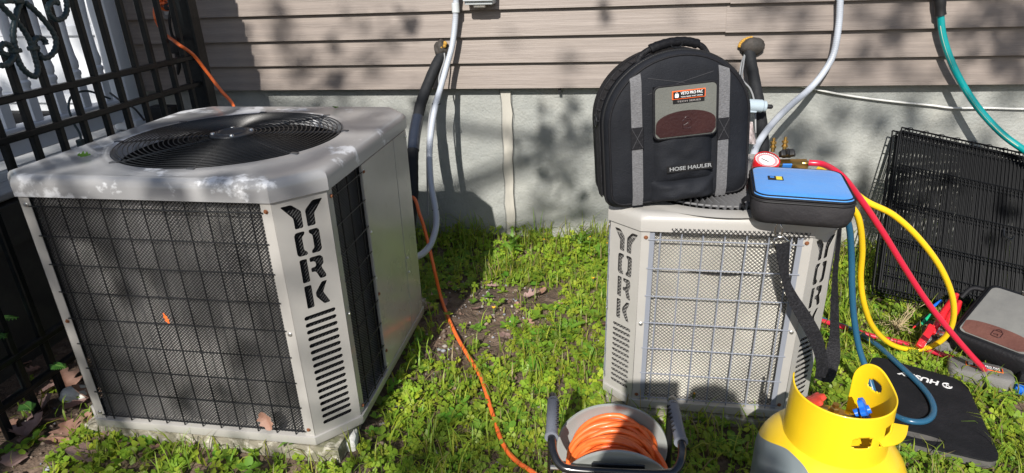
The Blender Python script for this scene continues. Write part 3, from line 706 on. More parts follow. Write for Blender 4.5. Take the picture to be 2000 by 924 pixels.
# ------------------------------------------------------------------ outlet, plugs and cords at the left
ol = thing('outlet_cover', 'grey weatherproof outlet cover on the siding behind the fence', 'outlet', at(336, 10, Y=-.045))
MB().rbox((0, 0, 0), (.085, .035, .12), .006, 2).build('cover', 'cable_grey', ol)
MB().rbox((0, -.02, .0), (.06, .012, .08), .004, 2).build('lid', 'box_grey', ol)
tb = thing('plug_timer', 'black plug-in timer hanging from the outlet by its cord', 'timer', at(343, 88, Y=-.09))
MB().rbox((0, 0, 0), (.045, .032, .075), .006, 2).build('housing', 'rubber', tb)
q0 = tb.location
MB().tube([p-q0 for p in crom([at(334, 12, Y=-.075), at(331, 40, Y=-.09), at(335, 65, Y=-.09), at(340, 75, Y=-.09)], 6)], .006, 8).build('lead', 'rubber', tb)
MB().tube([p-q0 for p in crom([at(346, 100, Y=-.09), at(349, 125, Y=-.09), at(348, 146, Y=-.09)], 5)], [.013, .013, .012, .012, .011, .011, .010, .009, .008, .007, .004], 8).build('socket_end', 'rubber', tb)
tx = thing('power_adapter', 'black transformer box sitting behind the fence near its post', 'adapter', at(322, 222, Y=-.24))
MB().rbox((0, 0, 0), (.12, .06, .075), .01, 2).build('housing', 'rubber', tx)
MB().rbox((-.058, -.01, .012), (.012, .05, .045), .003, 1).build('face_plate', 'steel', tx)
gc = [at(215, 193, X=-2.2), at(172, 178, X=-2.18), at(142, 186, X=-2.17), at(134, 210, X=-2.15), at(144, 240, X=-2.12), at(156, 262, X=-2.10), at(160, 285, X=-2.08)]
pl = thing('light_string_cable', 'dark green light cord draped over the porch rail', 'cord', gc[0])
MB().tube([p-gc[0] for p in crom(gc, 6)], .0045, 7).build('wire', 'scroll', pl, ang=70)
q = gc[-1]-gc[0]; MB().rbox(q, (.026, .026, .055), .006, 2).build('plug', 'scroll', pl)
bc = [at(215, 182, X=-2.2), at(240, 200, X=-2.1), at(262, 212, X=-2.0), at(282, 235, X=-1.95)]
tag(MB().tube(crom(bc, 6), .0045, 7).build('black_cord', 'rubber', ang=70), 'black cord sagging from the porch post to the ground', 'cord')
# orange extension cord
oc = [at(318, -8, Y=-.08), at(304, 8, Y=-.09), at(303, 35, Y=-.10), at(318, 62, Y=-.11), at(345, 84, X=-1.70), at(376, 106, X=-1.68), at(402, 138, X=-1.66), at(430, 175, X=-1.62), at(458, 212, X=-1.56), V((-1.5, -.55, .66)),
      V((-1.35, -.38, .42)), V((-1.15, -.45, .22)), V((-.95, -.48, .33)), V((-.80, -.52, .43)), at(820, 420, Y=-.60), at(833, 462, Y=-.62), at(848, 525, Y=-.66), at(864, 590, Z=.05), at(888, 648, Z=.04), at(910, 688, Z=.036), at(938, 735, Z=.036), at(958, 795, Z=.034), at(980, 862, Z=.034), at(1006, 898, Z=.034), at(1050, 930, Z=.034), V((-.12, -1.60, .03)), V((-.06, -1.72, .03))]
tag(MB().tube(crom(oc, 12), .0068, 10).build('extension_cord', 'orange', ang=70), 'long orange extension cord running from the outlet across the grass', 'cord')
oj = thing('cord_knot', 'bunched orange cord end plugged in at the outlet', 'cord', at(318, 6, Y=-.1)); km = MB()
for k in range(5):
    a0 = k*1.25; km.tube([V((.022*math.cos(a0)+.016*math.cos(a), -.01*math.sin(a*1.3+k), .014*math.sin(a0)+.016*math.sin(a))) for a in np.linspace(0, 5.6, 14)], .006, 7)
km.build('coil', 'orange', oj, ang=70); MB().rbox((.022, 0, -.016), (.03, .025, .03), .006, 2).build('plug', 'rubber', oj)

# ------------------------------------------------------------------ folded wire crate against the wall
u_ = V((.978, 0, -.209)).normalized(); v_ = V((-.208, -.585, -.78)); v_ = (v_-u_*v_.dot(u_)).normalized()
n_ = u_.cross(v_).normalized()
if n_.y > 0: n_ = -n_
crate = thing('wire_crate', 'folded black wire dog crate leaning on the foundation', 'crate', mw=frame(at(1742, 256, Y=-.05), u_, -v_))
CW, CH = .68, .66
for k in range(6):
    m = MB(); z = .004+.010*k; ox = (.0, .012, -.004, .016, .006, .009)[k]; dy = (.0, -.012, -.03, -.008, -.02, -.004)[k]
    def wl(x0, y0, x1, y1, r=.0017, zz=0.): m.tube([(x0+ox, y0+dy, z+zz), ((x0+x1)/2+ox, (y0+y1)/2+dy, z+zz+random.uniform(-.002, .002)), (x1+ox, y1+dy, z+zz)], r, 5)
    for i in range(47): wl(CW*i/46, 0, CW*i/46+random.uniform(-.0015, .0015), -CH, .002)
    for y in ((0, .028, .15, .163, .30, .313, .45, .462, .58, CH) if k % 2 == 0 else (0, .02, .157, .31, .455, .467, .57, .61, CH)): wl(0, -y, CW, -y, .0022, .003)
    wl(0, 0, 0, -CH, .003); wl(CW, 0, CW, -CH, .003); wl(0, 0, CW, 0, .003)
    if k in (1, 3):
        for i in range(10):
            x = .05+.062*i; m.tube([(x+.012*math.cos(a), .004+.009*math.sin(a), z+.006*math.sin(a*2)) for a in np.linspace(0, 5.5, 12)], .0014, 5)
    m.build('wire_panel', 'crate', crate, ang=60, fix=False)
lt = MB(); lt.tube([(.43, -.33, .062), (.43, -.36, .066), (.46, -.37, .066), (.47, -.35, .062)], .0025, 6); lt.tube([(.49, -.11, .06), (.55, -.11, .064), (.55, -.16, .064), (.49, -.16, .06)], .0025, 6)
lt.build('door_latch', 'black_metal', crate)

# ------------------------------------------------------------------ tall black hose bag on the small unit
BW, BH, BD = .345, .385, .165
bmw = T(-.012, -1.250, .680) @ RZ(15) @ RY(-3.5) @ RX(-2) @ Matrix.Diagonal((1.09, 1, .985, 1))
bag = thing('hose_bag', 'tall arched black tool bag standing on the small unit', 'bag', mw=bmw)
def arch(s=0., n=40):
    w, h = BW-2*s, BH-s; r = w/2*.985; out = []; rc = .03
    for i in range(5):
        a = math.radians(180+90*i/4); out.append((s+rc+rc*math.cos(a), s+rc+rc*math.sin(a)))
    for i in range(5):
        a = math.radians(270+90*i/4); out.append((BW-s-rc+rc*math.cos(a), s+rc+rc*math.sin(a)))
    cz = h-r*1.02
    for i in range(n+1):
        a = math.pi*i/n; out.append((BW/2+w/2*math.cos(a)*(1 if True else 1), cz+(h-cz)*math.sin(a)))
    return out
def ar(s, y): return [(x, y+(.004*math.sin(z*9) if s < .01 else 0), z) for x, z in arch(s)]
b = MB(); b.loft([ar(.03, -.006), ar(.012, -.002), ar(.004, .004), ar(0, .014), ar(0, BD*.5), ar(.002, BD-.012), ar(.012, BD), ar(.05, BD+.003)], cap0=True, cap1=True); b.build('body', 'fabric', bag, ang=50)
for nm, s, y, r, mm in (('piping', .009, -.001, .0028, 'fabric2'), ('zipper', -.001, .022, .0032, 'rubber'), ('zipper_tape', .0, .030, .0022, 'fabric2'), ('piping', .0, .105, .003, 'fabric2')):
    MB().tube([(x, y, z) for x, z in arch(s)], r, 6, closed=True).build(nm, mm, bag, ang=70)
zt = MB()
pts = arch(-.0015, 90)
for i in range(0, len(pts)-1):
    a, c = V(pts[i]), V(pts[i+1]); L = (c-a).length
    for k in range(max(1, int(L/.0045))):
        p = a.lerp(c, (k+.5)/max(1, int(L/.0045))); zt.box((p.x, .0215, p.y), (.0028, .005, .0028))
o = zt.build('zipper_teeth', 'black_metal', bag, ang=None); o['kind'] = 'stuff'
for x0 in (.070, .272):
    pts = []; zt_ = .352 if x0 < .2 else .348; n = 12
    L = [(x0-.0125, -.0085-.003*math.sin(math.pi*i/n), .012+zt_*i/n-.012) for i in range(n+1)]; R = [(p[0]+.025, p[1], p[2]) for p in L]
    L[0] = (x0-.0125, -.002, .004); R[0] = (x0+.0125, -.002, .004); zz = .343
    L[-1] = (x0-.0125, -.003, zz-(.011 if x0 < .2 else -.0)); R[-1] = (x0+.0125, -.003, zz-(.0 if x0 < .2 else .011))
    MB().strip(L, R, .0011).build('webbing_strap', 'web', bag, ang=60)
    MB().rbox((x0, -.0138, .185), (.029, .003, .056), .001, 1).build('strap_patch', 'fabric2', bag)
    xs = MB()
    for s_ in (-1, 1): xs.tube([(x0-.012, -.0156, .185-s_*.025), (x0+.012, -.0156, .185+s_*.025)], .0006, 4)
    xs.build('stitching', 'stitch', bag)
xs = MB()
for s_ in (-1, 1): xs.tube([(BW/2-s_*.075, -.0062, .33), (BW/2, -.0072, .312), (BW/2+s_*.075, -.0062, .29)], .0007, 4)
xs.build('panel_seam', 'stitch', bag)
# pocket column: lower pocket bulges, upper flap grey with leather end
def bulge(x0, x1, z0, z1, d, y0=-.006, n=12, wr=0., seed=0):
    m = MB(); vs = []
    for i in range(n+1):
        for j in range(n+1):
            a, c = i/n, j/n; e = (1-abs(2*a-1)**5)*(1-abs(2*c-1)**5); x, z = x0+(x1-x0)*a, z0+(z1-z0)*c
            vs.append((x, y0-d*e-wr*e*mnoise.noise((x*30, z*45, seed)), z))
    return m.add(vs, [(i*(n+1)+j, i*(n+1)+j+1, (i+1)*(n+1)+j+1, (i+1)*(n+1)+j) for i in range(n) for j in range(n)])
bulge(.110, .247, .055, .205, .020, n=20, wr=.004).build('front_pocket', 'fabric', bag, ang=80)
bulge(.104, .253, .008, .066, .030, n=20, wr=.008, seed=4).build('lower_pocket', 'fabric', bag, ang=80)
fl = MB(); fl.prism([(x, z) for x, z in rrect(.142, .128, .012, 5, .178, .244)], 0, .006, frame((0, -.024, 0), (1, 0, 0), (0, 0, 1)) @ T(0, 0, -.003)); flap = fl.build('pocket_flap', 'olive', bag)
MB().tube([(x, -.0245, z) for x, z in rrect(.144, .130, .013, 5, .178, .244)], .0035, 6, closed=True).build('flap_binding', 'fabric2', bag, ang=70)
MB().box((.178, -.012, .25), (.138, .022, .115)).build('flap_side', 'fabric2', bag)
lp = [(.1085, .196)]+[(.178+.0685*math.cos(a)*1.0, .216+.030*math.sin(a)) for a in np.linspace(math.pi, 0, 18)]+[(.2465, .196), (.238, .184), (.118, .184)]
MB().prism(lp, 0, .002, frame((0, -.0278, 0), (1, 0, 0), (0, 0, 1))).build('leather_patch', 'leather', bag, ang=20)
lg = MB(); y_ = -.0300
lg.tube([(x, y_, z) for x, z in rrect(.020, .022, .004, 3, .180, .213)], .0011, 5, closed=True); lg.tube([(.180+.006*math.cos(a), y_, .224+.006*math.sin(a)) for a in np.linspace(0, math.pi, 8)], .0011, 5); lg.tube([(.172, y_, .210), (.183, y_, .213), (.183, y_, .206)], .0011, 5); lg.tube([(.176, y_, .217), (.184, y_, .217), (.178, y_, .213)], .0011, 5)
lg.build('embossed_emblem', 'leather', bag)
FR = lambda x, y, z: frame((x, y, z), (1, 0, 0), (0, 0, 1))
lb = MB().rbox((.184, -.0285, .285), (.076, .0024, .021), .0008, 1).build('label_border', 'lab_orange', bag)
MB().rbox((.184, -.0300, .285), (.0715, .0016, .0168), .0006, 1).build('label_patch', 'lab_black', bag)
text('label_print', 'VETO PRO PAC', .0098, 'lab_white', bag, FR(.190, -.0311, .2885), .00012, w=.050)
text('label_print', 'TOOL BAGS THAT WORK', .0042, 'lab_white', bag, FR(.190, -.0311, .2800), .0, w=.050)
em = MB(); em.prism(rrect(.0085, .009, .002, 3), 0, .0006, FR(.1560, -.0309, .284)); em.tube([(.1560+.0025*math.cos(a), -.0311, .2885+.003*math.sin(a)) for a in np.linspace(0, math.pi, 7)], .0006, 4); em.build('label_emblem', 'lab_white', bag)
MB().rbox((.184, -.0285, .2690), (.072, .0018, .0088), .0006, 1).build('label_strip', 'lab_black', bag)
text('label_print', 'TECH SERIES', .0058, 'lab_grey', bag, FR(.184, -.0297, .2690), .0, w=.054)
MB().rbox((.190, -.0265, .098), (.110, .0022, .019), .0008, 1).build('name_patch', 'lab_black', bag)
text('name_print', 'HOSE HAULER', .0135, 'lab_mid', bag, FR(.190, -.0279, .098), .0002, w=.100)
text('name_print', 'HOSE HAULER', .0135, 'lab_black', bag, FR(.190, -.0284, .098), -.0005, w=.0992)
# carry handle
hp = crom([(.088, .055, .350), (.100, .052, .378), (.125, .05, .393), (.165, .05, .402), (.205, .05, .400), (.238, .05, .386), (.254, .05, .362)], 7)
MB().tube(hp, .0075, 10).build('carry_handle', 'webblack', bag, ang=70)
MB().tube(hp[13:34], [.0118*(1+.05*math.sin(i*2.4)) for i in range(21)], 12).build('handle_wrap', 'fabric2', bag, ang=50)
MB().tube([(.178+.013*math.cos(a), .04, .398+.009*math.sin(a)) for a in np.linspace(0, 6.28, 16, endpoint=False)], .0018, 6, closed=True).build('buckle_ring', 'black_metal', bag)
# webbing ladder on the left gusset
sd = [(x, z) for x, z in arch(-.0035, 40)]
i0 = min(range(len(sd)), key=lambda i: (sd[i][0]-0)**2+(sd[i][1]-.07)**2 if i > 9 else 9)
side = [q for q in sd[10:] if q[0] < .12 and q[1] > .05]+[(-.0035, .05), (-.0035, .02)]
side.sort(key=lambda q: q[1])
L = [(x, .048, z) for x, z in side]; R = [(x, .082, z) for x, z in side]
MB().strip(L, R, .0012).build('gusset_webbing', 'webblack', bag, ang=60)
for k in range(3, len(side)-1, 2):
    x, z = side[k]; MB().rbox((x-.002, .065, z), (.006, .038, .006), .002, 1).build('webbing_loop', 'webblack', bag)
MB().tube([(-.008, .065+.012*math.cos(a), .225+.015*math.sin(a)) for a in np.linspace(0, 6.28, 14, endpoint=False)], .002, 6, closed=True).build('side_ring', 'black_metal', bag)

# ------------------------------------------------------------------ blue topped case
cq = [at(1472, 382, Z=.755), at(1677, 396, Z=.755), at(1660, 338, Z=.755), at(1470, 332, Z=.755)]
ex = (cq[1]-cq[0]); ex.z = 0; cwid = ex.length; ey = V((-ex.y, ex.x, 0)); CD = .238
cmw = frame(V((cq[0].x, cq[0].y, .682)), ex, ey)
case = thing('blue_case', 'black zipped case with a bright blue lid on the small unit', 'case', mw=cmw)
def cr(s, z, b=0.): return [(x+b*mnoise.noise((x*14, y*14, z*30)), y+b*mnoise.noise((y*14, x*14, z*30+5)), z+(b*2*mnoise.noise((x*9, y*9, 1)) if z > .05 else 0)) for x, y in rrect(cwid-2*s, CD-2*s, .034-s*.5, 7, cwid/2, CD/2)]
c = MB(); c.loft([cr(.018, .0), cr(.006, .004, .004), cr(.0, .02, .006), cr(-.002, .042, .006), cr(.0, .062, .003), cr(.003, .068)], cap0=True); c.build('case_body', 'case_side', case, ang=60)
c = MB(); c.loft([cr(.002, .067), cr(.004, .0735), cr(.010, .0765), cr(.03, .0785), cr(.06, .079)], cap1=True); c.build('blue_lid', 'blue_top', case, ang=60)
for z_, s_, r_, m_ in ((.0685, .0, .003, 'fabric2'), (.060, -.001, .0024, 'rubber'), (.0745, .0045, .0018, 'fabric2')):
    MB().tube(cr(s_, z_), r_, 6, closed=True).build('zip_piping', m_, case, ang=70)
MB().rbox((.056, .125, .0797), (.036, .030, .0016), .0005, 1).build('lid_label', 'lab_black', case)
MB().rbox((.064, .125, .0807), (.014, .024, .0008), .0003, 1).build('label_panel', 'lab_yellow', case)
MB().rbox((.048, .130, .0807), (.010, .012, .0008), .0003, 1).build('label_panel', 'lab_blue', case)
MB().strip([(-.004, .03, .05), (-.014, .035, .047), (-.02, .05, .035), (-.012, .06, .02)], [(-.004, .06, .05), (-.014, .062, .047), (-.02, .075, .035), (-.012, .085, .02)], .002).build('side_tab', 'fabric2', case, ang=60)
# strap with steel clip hanging down the front
inv = cmw.inverted(); A_ = lambda x, y, Y=-1.315: inv @ at(x, y, Y=Y)
q = A_(1522, 424)
MB().rbox(q+V((0, .004, .006)), (.022, .012, .016), .003, 1).build('strap_anchor', 'fabric2', case)
hk = MB(); hk.tube([A_(1521, 418), A_(1520, 432)], .003, 8); hk.tube([A_(x, y) for x, y in ((1519, 434), (1514, 444), (1514, 456), (1519, 463), (1526, 460), (1528, 448), (1523, 436))], .0022, 8, closed=True); hk.tube([A_(x, y) for x, y in ((1513, 466), (1530, 462), (1541, 472), (1536, 487), (1516, 490), (1511, 478))], .0022, 8, closed=True)
hk.build('swivel_clip', 'chrome', case, ang=70)
Ed = [((1514, 478), (1543, 472)), ((1519, 510), (1541, 510)), ((1527, 548), (1542, 545)), ((1540, 590), (1556, 574)), ((1561, 630), (1582, 612)), ((1583, 672), (1604, 652)), ((1594, 708), (1614, 690)), ((1592, 736), (1618, 738))]
Ls, Rs = crom([A_(*e[0], Y=-1.325) for e in Ed], 5), crom([A_(*e[1], Y=-1.318) for e in Ed], 5)
MB().strip(Ls, Rs, .0013).build('shoulder_strap', 'webblack', case, ang=60)
Ed = [((1590, 738), (1600, 722)), ((1610, 746), (1612, 716)), ((1628, 742), (1613, 700)), ((1641, 700), (1613, 686)), ((1640, 660), (1620, 655)), ((1638, 600), (1622, 600)), ((1636, 540), (1626, 540)), ((1640, 490), (1632, 490)), ((1644, 440), (1638, 440))]
Ls, Rs = crom([A_(*e[0], Y=-1.30+.012*i) for i, e in enumerate(Ed)], 5), crom([A_(*e[1], Y=-1.29+.012*i) for i, e in enumerate(Ed)], 5)
MB().strip(Ls, Rs, .0013).build('shoulder_strap', 'webblack', case, ang=60)

# ------------------------------------------------------------------ manifold gauges behind the case
go = at(1497, 316, Z=.735)
mg = thing('manifold_gauge', 'red manifold gauge with brass fittings behind the blue case', 'gauge', mw=frame(go, (1, .10, 0), (.05, .92, .40)))
MB().lathe([(.0, -.03), (.034, -.03), (.036, -.026), (.036, .006), (.0345, .009), (.032, .009)], 32).build('gauge_body', 'red_plastic', mg)
MB().lathe([(.0, .0055), (.0325, .0055)], 32).build('dial_face', 'dial', mg)
MB().lathe([(.022, .0062), (.028, .0062)], 32).build('dial_band', 'pinkring', mg)
nd = MB(); nd.box((.004, .004, .0072), (.022, .0016, .0008), RZ(140))
for k in range(24):
    a = math.radians(-40+k*11.5); nd.box((.0295, 0, .0066), (.003, .0008, .0006), RZ(math.degrees(a)))
nd.build('needle', 'lab_black', mg)
body = MB(); body.rbox((.075, .018, -.030), (.10, .028, .028), .004, 2); body.build('manifold_block', 'brass', mg)
MB().rbox((.062, .002, -.020), (.026, .006, .018), .001, 1).build('manifold_label', 'lab_blue', mg)
for k, (x, y, z) in enumerate(((.03, .05, -.005), (.062, .05, -.002))):
    fm_ = MB()
    fm_.lathe([(.006, 0), (.006, .010), (.009, .011), (.009, .017), (.006, .018), (.006, .022), (.009, .023), (.009, .029), (.0045, .031), (.0045, .04), (.0, .04)], 8, T(x, y, z) @ RX(-30)); fm_.build('hose_fitting', 'brass', mg)
kn = MB(); n = 14; kn.loft([[((.019+.004*math.cos(7*a))*math.cos(a)*s_, (.019+.004*math.cos(7*a))*math.sin(a)*s_, z) for a in np.linspace(0, 2*math.pi, 56, endpoint=False)] for s_, z in ((.6, -.010), (1, -.008), (1, .006), (.8, .010))], T(.066, .035, .0) @ RX(-55), cap0=True, cap1=True); kn.build('valve_knob', 'rubber', mg)
hf = MB(); hf.lathe([(.0075, 0), (.0095, .003), (.0095, .018), (.0075, .02), (.0075, .034)], 10, T(.105, .016, -.022) @ RY(90)); hf.build('hose_fitting', 'brass', mg)

# ------------------------------------------------------------------ charging hoses
HR = .0088
yl = [at(1600, 330, Z=.70), at(1640, 352, Z=.70), at(1690, 392, Y=-1.02), at(1745, 420, Y=-1.0), at(1795, 466, Y=-.97), at(1838, 525, Y=-.93), at(1861, 585, Y=-.89), at(1859, 635, Y=-.85), at(1835, 668, Y=-.82), at(1790, 683, Z=.025), at(1742, 673, Y=-.82), at(1706, 640, Y=-.88), at(1688, 595, Y=-.93), at(1681, 545, Y=-.96), at(1684, 490, Y=-1.0), at(1680, 440, Y=-1.04), at(1668, 410, Y=-1.06), at(1640, 390, Y=-1.08)]
tag(MB().tube(crom(yl, 10), HR, 12).build('charging_hose', 'hose_y', ang=70), 'yellow charging hose hanging in a big loop off the small unit', 'hose')
rd = [at(1580, 318, Z=.735), at(1610, 322, Z=.735), at(1645, 345, Z=.725), at(1680, 388, Y=-1.04), at(1722, 450, Y=-1.02), at(1765, 520, Y=-1.0), at(1808, 586, Y=-.98), at(1850, 640, Y=-.97), at(1893, 690, Y=-.96), at(1918, 717, Y=-.95), at(1922, 724, Z=.045), at(1908, 722, Z=.03), at(1870, 704, Z=.03), at(1820, 686, Z=.03), at(1765, 670, Z=.025), at(1700, 655, Z=.025), at(1645, 638, Z=.03), at(1600, 625, Z=.03)]
tag(MB().tube(crom(rd, 10), HR, 12).build('charging_hose', 'hose_r', ang=70), 'red charging hose running from the gauges down to the tool pouch and back', 'hose')
bl = [at(1640, 400, Y=-1.12), at(1658, 440, Y=-1.10), at(1663, 500, Y=-1.08), at(1664, 560, Y=-1.08), at(1668, 620, Y=-1.08), at(1678, 680, Y=-1.09), at(1695, 730, Y=-1.11), at(1712, 780, Y=-1.15), at(1738, 806, Y=-1.17), at(1775, 822, Z=.055), at(1808, 822, Z=.055), at(1823, 806, Z=.055), at(1818, 780, Z=.06), at(1795, 750, Z=.06), at(1755, 712, Z=.06), at(1705, 668, Z=.05), at(1655, 640, Z=.03), at(1600, 622, Z=.03)]
tag(MB().tube(crom(bl, 10), HR, 12).build('charging_hose', 'hose_b', ang=70), 'dark blue charging hose drooping onto the black foam pad', 'hose')
# ------------------------------------------------------------------ recovery cylinder
TR = .153
tank = thing('refrigerant_cylinder', 'yellow topped grey refrigerant recovery cylinder in the foreground', 'gas cylinder', (.492, -1.615, .0))
def dome(z):  # shoulder profile radius at height z above .235
    return TR*math.sqrt(max(0, 1-((z-.235)/.105)**2))
prof = [(.10, .012), (.13, .012), (.148, .02), (TR, .04), (TR, .15)]
MB().lathe([(.001, .012)]+prof[1:]+[(TR, .2)], 64).build('lower_shell', 'tank_g', tank, ang=50)
# paint line between grey body and yellow top wanders round the shoulder
n = 160; up, gr = MB(), MB()
def line(k):
    a = 2*math.pi*k/n; d = ((math.degrees(a)-214+180) % 360)-180
    return .242+.006*math.sin(a*2+1)+.058*math.exp(-(d/48)**2)+.003*mnoise.noise((math.cos(a)*3, math.sin(a)*3, 0))
def shell(z0, z1, rows):
    rg = []
    for i in range(rows+1):
        row = []
        for k in range(n):
            a0 = math.asin(max(-1, min(1, (z0(k)-.235)/.105))); a1 = math.asin(max(-1, min(1, (z1(k)-.235)/.105))); an = a0+(a1-a0)*i/rows
            z = .235+.105*math.sin(an); r = TR if z <= .235 else dome(z); row.append((r*math.cos(2*math.pi*k/n), r*math.sin(2*math.pi*k/n), z))
        rg.append(row)
    return rg
up.loft(shell(line, lambda k: .3395, 22)); gr.loft(shell(lambda k: .2, line, 12))
def cleaned(m, name, mat):
    me = m.mesh(name); bm = bmesh.new(); bm.from_mesh(me); bmesh.ops.delete(bm, geom=[v for v in bm.verts if not v.link_faces], context='VERTS'); bmesh.ops.recalc_face_normals(bm, faces=bm.faces)
    bm.to_mesh(me); bm.free(); return link(name, me, mat, tank, 50)
cleaned(gr, 'grey_band', 'tank_g'); top = cleaned(up, 'yellow_dome', 'tank_y')
MB().lathe([(TR+.0005, .118), (TR+.0025, .12), (TR+.0025, .128), (TR+.0005, .13)], 64).build('weld_seam', 'tank_g', tank)
fr_ = MB(); fr_.lathe([(.12, .02), (.12, .0), (.115, .0), (.115, .02)], 48); fr_.build('foot_ring', 'tank_g', tank)
# collar: bent sheet with tabs, handle hole and pressed openings
CR = .098; nth, nz = 260, 40; th0, th1 = math.radians(152), math.radians(152+268)
def ztop(a):
    d = math.degrees(a); e0 = (d-152)/1.0; e1 = (420-d)
    z = .436
    z += .008*math.exp(-((d-160)/20)**2) + .022*math.exp(-((d-395)/24)**2)
    for e, w in ((e0, 9), (e1, 16)):
        if e < w: z -= .036*(1-math.sqrt(max(0, 1-(1-e/w)**2)))
    return z
def zbot(a): return .304
def hole(a, z):
    d = math.degrees(a)
    x = (d-392)*math.pi/180*CR; y = z-.410
    if (abs(x)/.017)**2.6+(abs(y)/.0125)**2.6 < 1: return True     # oval hand hole
    x = (d-279)*math.pi/180*CR; y = z-.376
    if abs(x) < .019 and abs(y) < .0135-.5*max(0, abs(x)-.009): return True   # hex opening
    x = (d-323)*math.pi/180*CR; y = z-.364
    if abs(x) < .036 and -.012 < y < .010 and y > -.014+.3*abs(x): return True  # opening behind the folded tab
    x = (d-316)*math.pi/180*CR; y = z-.392
    if abs(x) < .014 and abs(y) < .0115: return True
    return False
cm = MB(); vs = []
for i in range(nth+1):
    a = th0+(th1-th0)*i/nth; zt, zb = ztop(a), zbot(a)
    for j in range(nz+1):
        z = zb+(zt-zb)*j/nz; r = CR+.004*(1-j/nz); vs.append((r*math.cos(a), r*math.sin(a), z))
fs = []
for i in range(nth):
    a = th0+(th1-th0)*(i+.5)/nth; zt, zb = ztop(a), zbot(a)
    for j in range(nz):
        if not hole(a, zb+(zt-zb)*(j+.5)/nz): fs.append((i*(nz+1)+j, (i+1)*(nz+1)+j, (i+1)*(nz+1)+j+1, i*(nz+1)+j+1))
cm.v, cm.f = vs, fs; col = cleaned(cm, 'collar', 'tank_y')
md = col.modifiers.new('thick', 'SOLIDIFY'); md.thickness = .0028; md.offset = 0
# folded-out tab
tm = MB(); L, R = [], []
for k in range(13):
    a = math.radians(300+47*k/12); o_ = .012+.012*math.sin(math.pi*k/12)+.02*(k/12)**3
    L.append(((CR)*math.cos(a), CR*math.sin(a), .376-.004*k/12)); R.append(((CR+o_)*math.cos(a), (CR+o_)*math.sin(a), .369+.004*(k/12)))
tm.strip(L, R, .0014); tm.build('folded_tab', 'tank_y', tank, ang=50)
sl = MB()
for (d0, d1) in ((236, 262), (286, 300)):
    sl.tube([((CR+.0052)*math.cos(math.radians(d)), (CR+.0052)*math.sin(math.radians(d)), .299-.002*math.sin((d-d0)/(d1-d0)*math.pi)) for d in np.linspace(d0, d1, 10)], .0022, 5)
sl.build('weld_gap', 'rust', tank)
# valve with red and blue handwheels
MB().lathe([(.022, .325), (.022, .345), (.014, .35), (.012, .375), (.0, .375)], 16).build('valve_body', 'brass', tank)
vb = MB(); vb.lathe([(.009, -.045), (.011, -.043), (.011, -.02), (.008, -.018), (.008, .02), (.011, .022), (.011, .04), (.009, .042), (.0, .042)], 12, T(.0, .0, .366) @ RZ(-25) @ RY(90)); vb.lathe([(.010, 0), (.010, .012), (.007, .014), (.007, .022), (.0, .022)], 6, T(-.008, .0, .372)); vb.build('valve_ports', 'brass', tank)
def knob(m, R0, lobes, h, mw):
    return m.loft([[((R0+R0*.14*math.cos(lobes*a))*math.cos(a)*s_, (R0+R0*.14*math.cos(lobes*a))*math.sin(a)*s_, z) for a in np.linspace(0, 2*math.pi, 60, endpoint=False)] for s_, z in ((.7, -h), (1, -h*.75), (1, h*.6), (.75, h))], mw, cap0=True, cap1=True)
knob(MB(), .024, 6, .007, T(-.044, .026, .378) @ RY(-38) @ RX(-15)).build('red_handwheel', 'red_knob', tank, ang=40)
bk = MB(); knob(bk, .025, 6, .007, T(.046, -.008, .388) @ RY(62) @ RX(12)); bk.lathe([(.009, -.02), (.009, .012), (.0, .012)], 12, T(.046, -.008, .388) @ RY(62)); bk.build('blue_handwheel', 'blue_plastic', tank, ang=40)

# ------------------------------------------------------------------ cord reel
reel = thing('cord_reel', 'grey extension cord reel wound with orange cable and black handle', 'cord reel', mw=T(.018, -1.535, .155) @ RZ(4))
RR_ = .137
def disc(y, dish): # disc facing -y
    return MB().lathe([(.0, dish), (.085, dish), (.095, dish*.4), (RR_-.01, 0), (RR_-.003, .002), (RR_, .006), (RR_-.001, .011), (RR_-.006, .011), (RR_-.012, .007), (.09, .008), (.0, .008+dish)], 72, T(0, y, 0) @ RX(90))
disc(.0, -.004).build('back_flange', 'reel_disc', reel, ang=40)
disc(-.158, .012).build('front_flange', 'reel_disc', reel, ang=40)
MB().lathe([(.06, 0), (.06, .155)], 32, RX(90)).build('drum', 'reel_disc', reel)
wc = MB(); rnd = random.Random(3)
for lay in range(4):
    r0 = .066+.0118*lay
    for k in range(11):
        y = -.014-.0128*k-(.006 if lay % 2 else 0); ph = rnd.random()*6; amp = .006 if lay == 3 else .002; sk_ = rnd.uniform(-.010, .010)
        wc.tube([((r0+amp*math.sin(2*a+ph))*math.cos(a), min(-.012, max(-.148, y+sk_*math.sin(a+ph)+(.011 if lay == 3 else .003)*math.sin(2*a+ph*2))), (r0+amp*math.sin(2*a+ph))*math.sin(a)) for a in np.linspace(0, 2*math.pi, 44, endpoint=False)], .0066, 8, closed=True)
wc.build('wound_cable', 'orange', reel, ang=70, fix=False)
MB().tube(crom([(.09, -.06, .06), (.118, -.10, .03), (.135, -.14, -.03), (.14, -.15, -.12), (.145, -.16, -.14)], 6), .0066, 8).build('cable_tail', 'orange', reel, ang=70)
hpts = [(-.146, -.02, .142), (-.145, -.135, .142), (-.141, -.170, .130), (-.125, -.194, .116), (-.095, -.203, .112), (.0, -.205, .112), (.095, -.203, .112), (.122, -.194, .116), (.137, -.170, .130), (.140, -.135, .142), (.138, -.02, .142)]
MB().tube(crom(hpts, 8), .0095, 12).build('handle_tube', 'tubeblack', reel, ang=70)
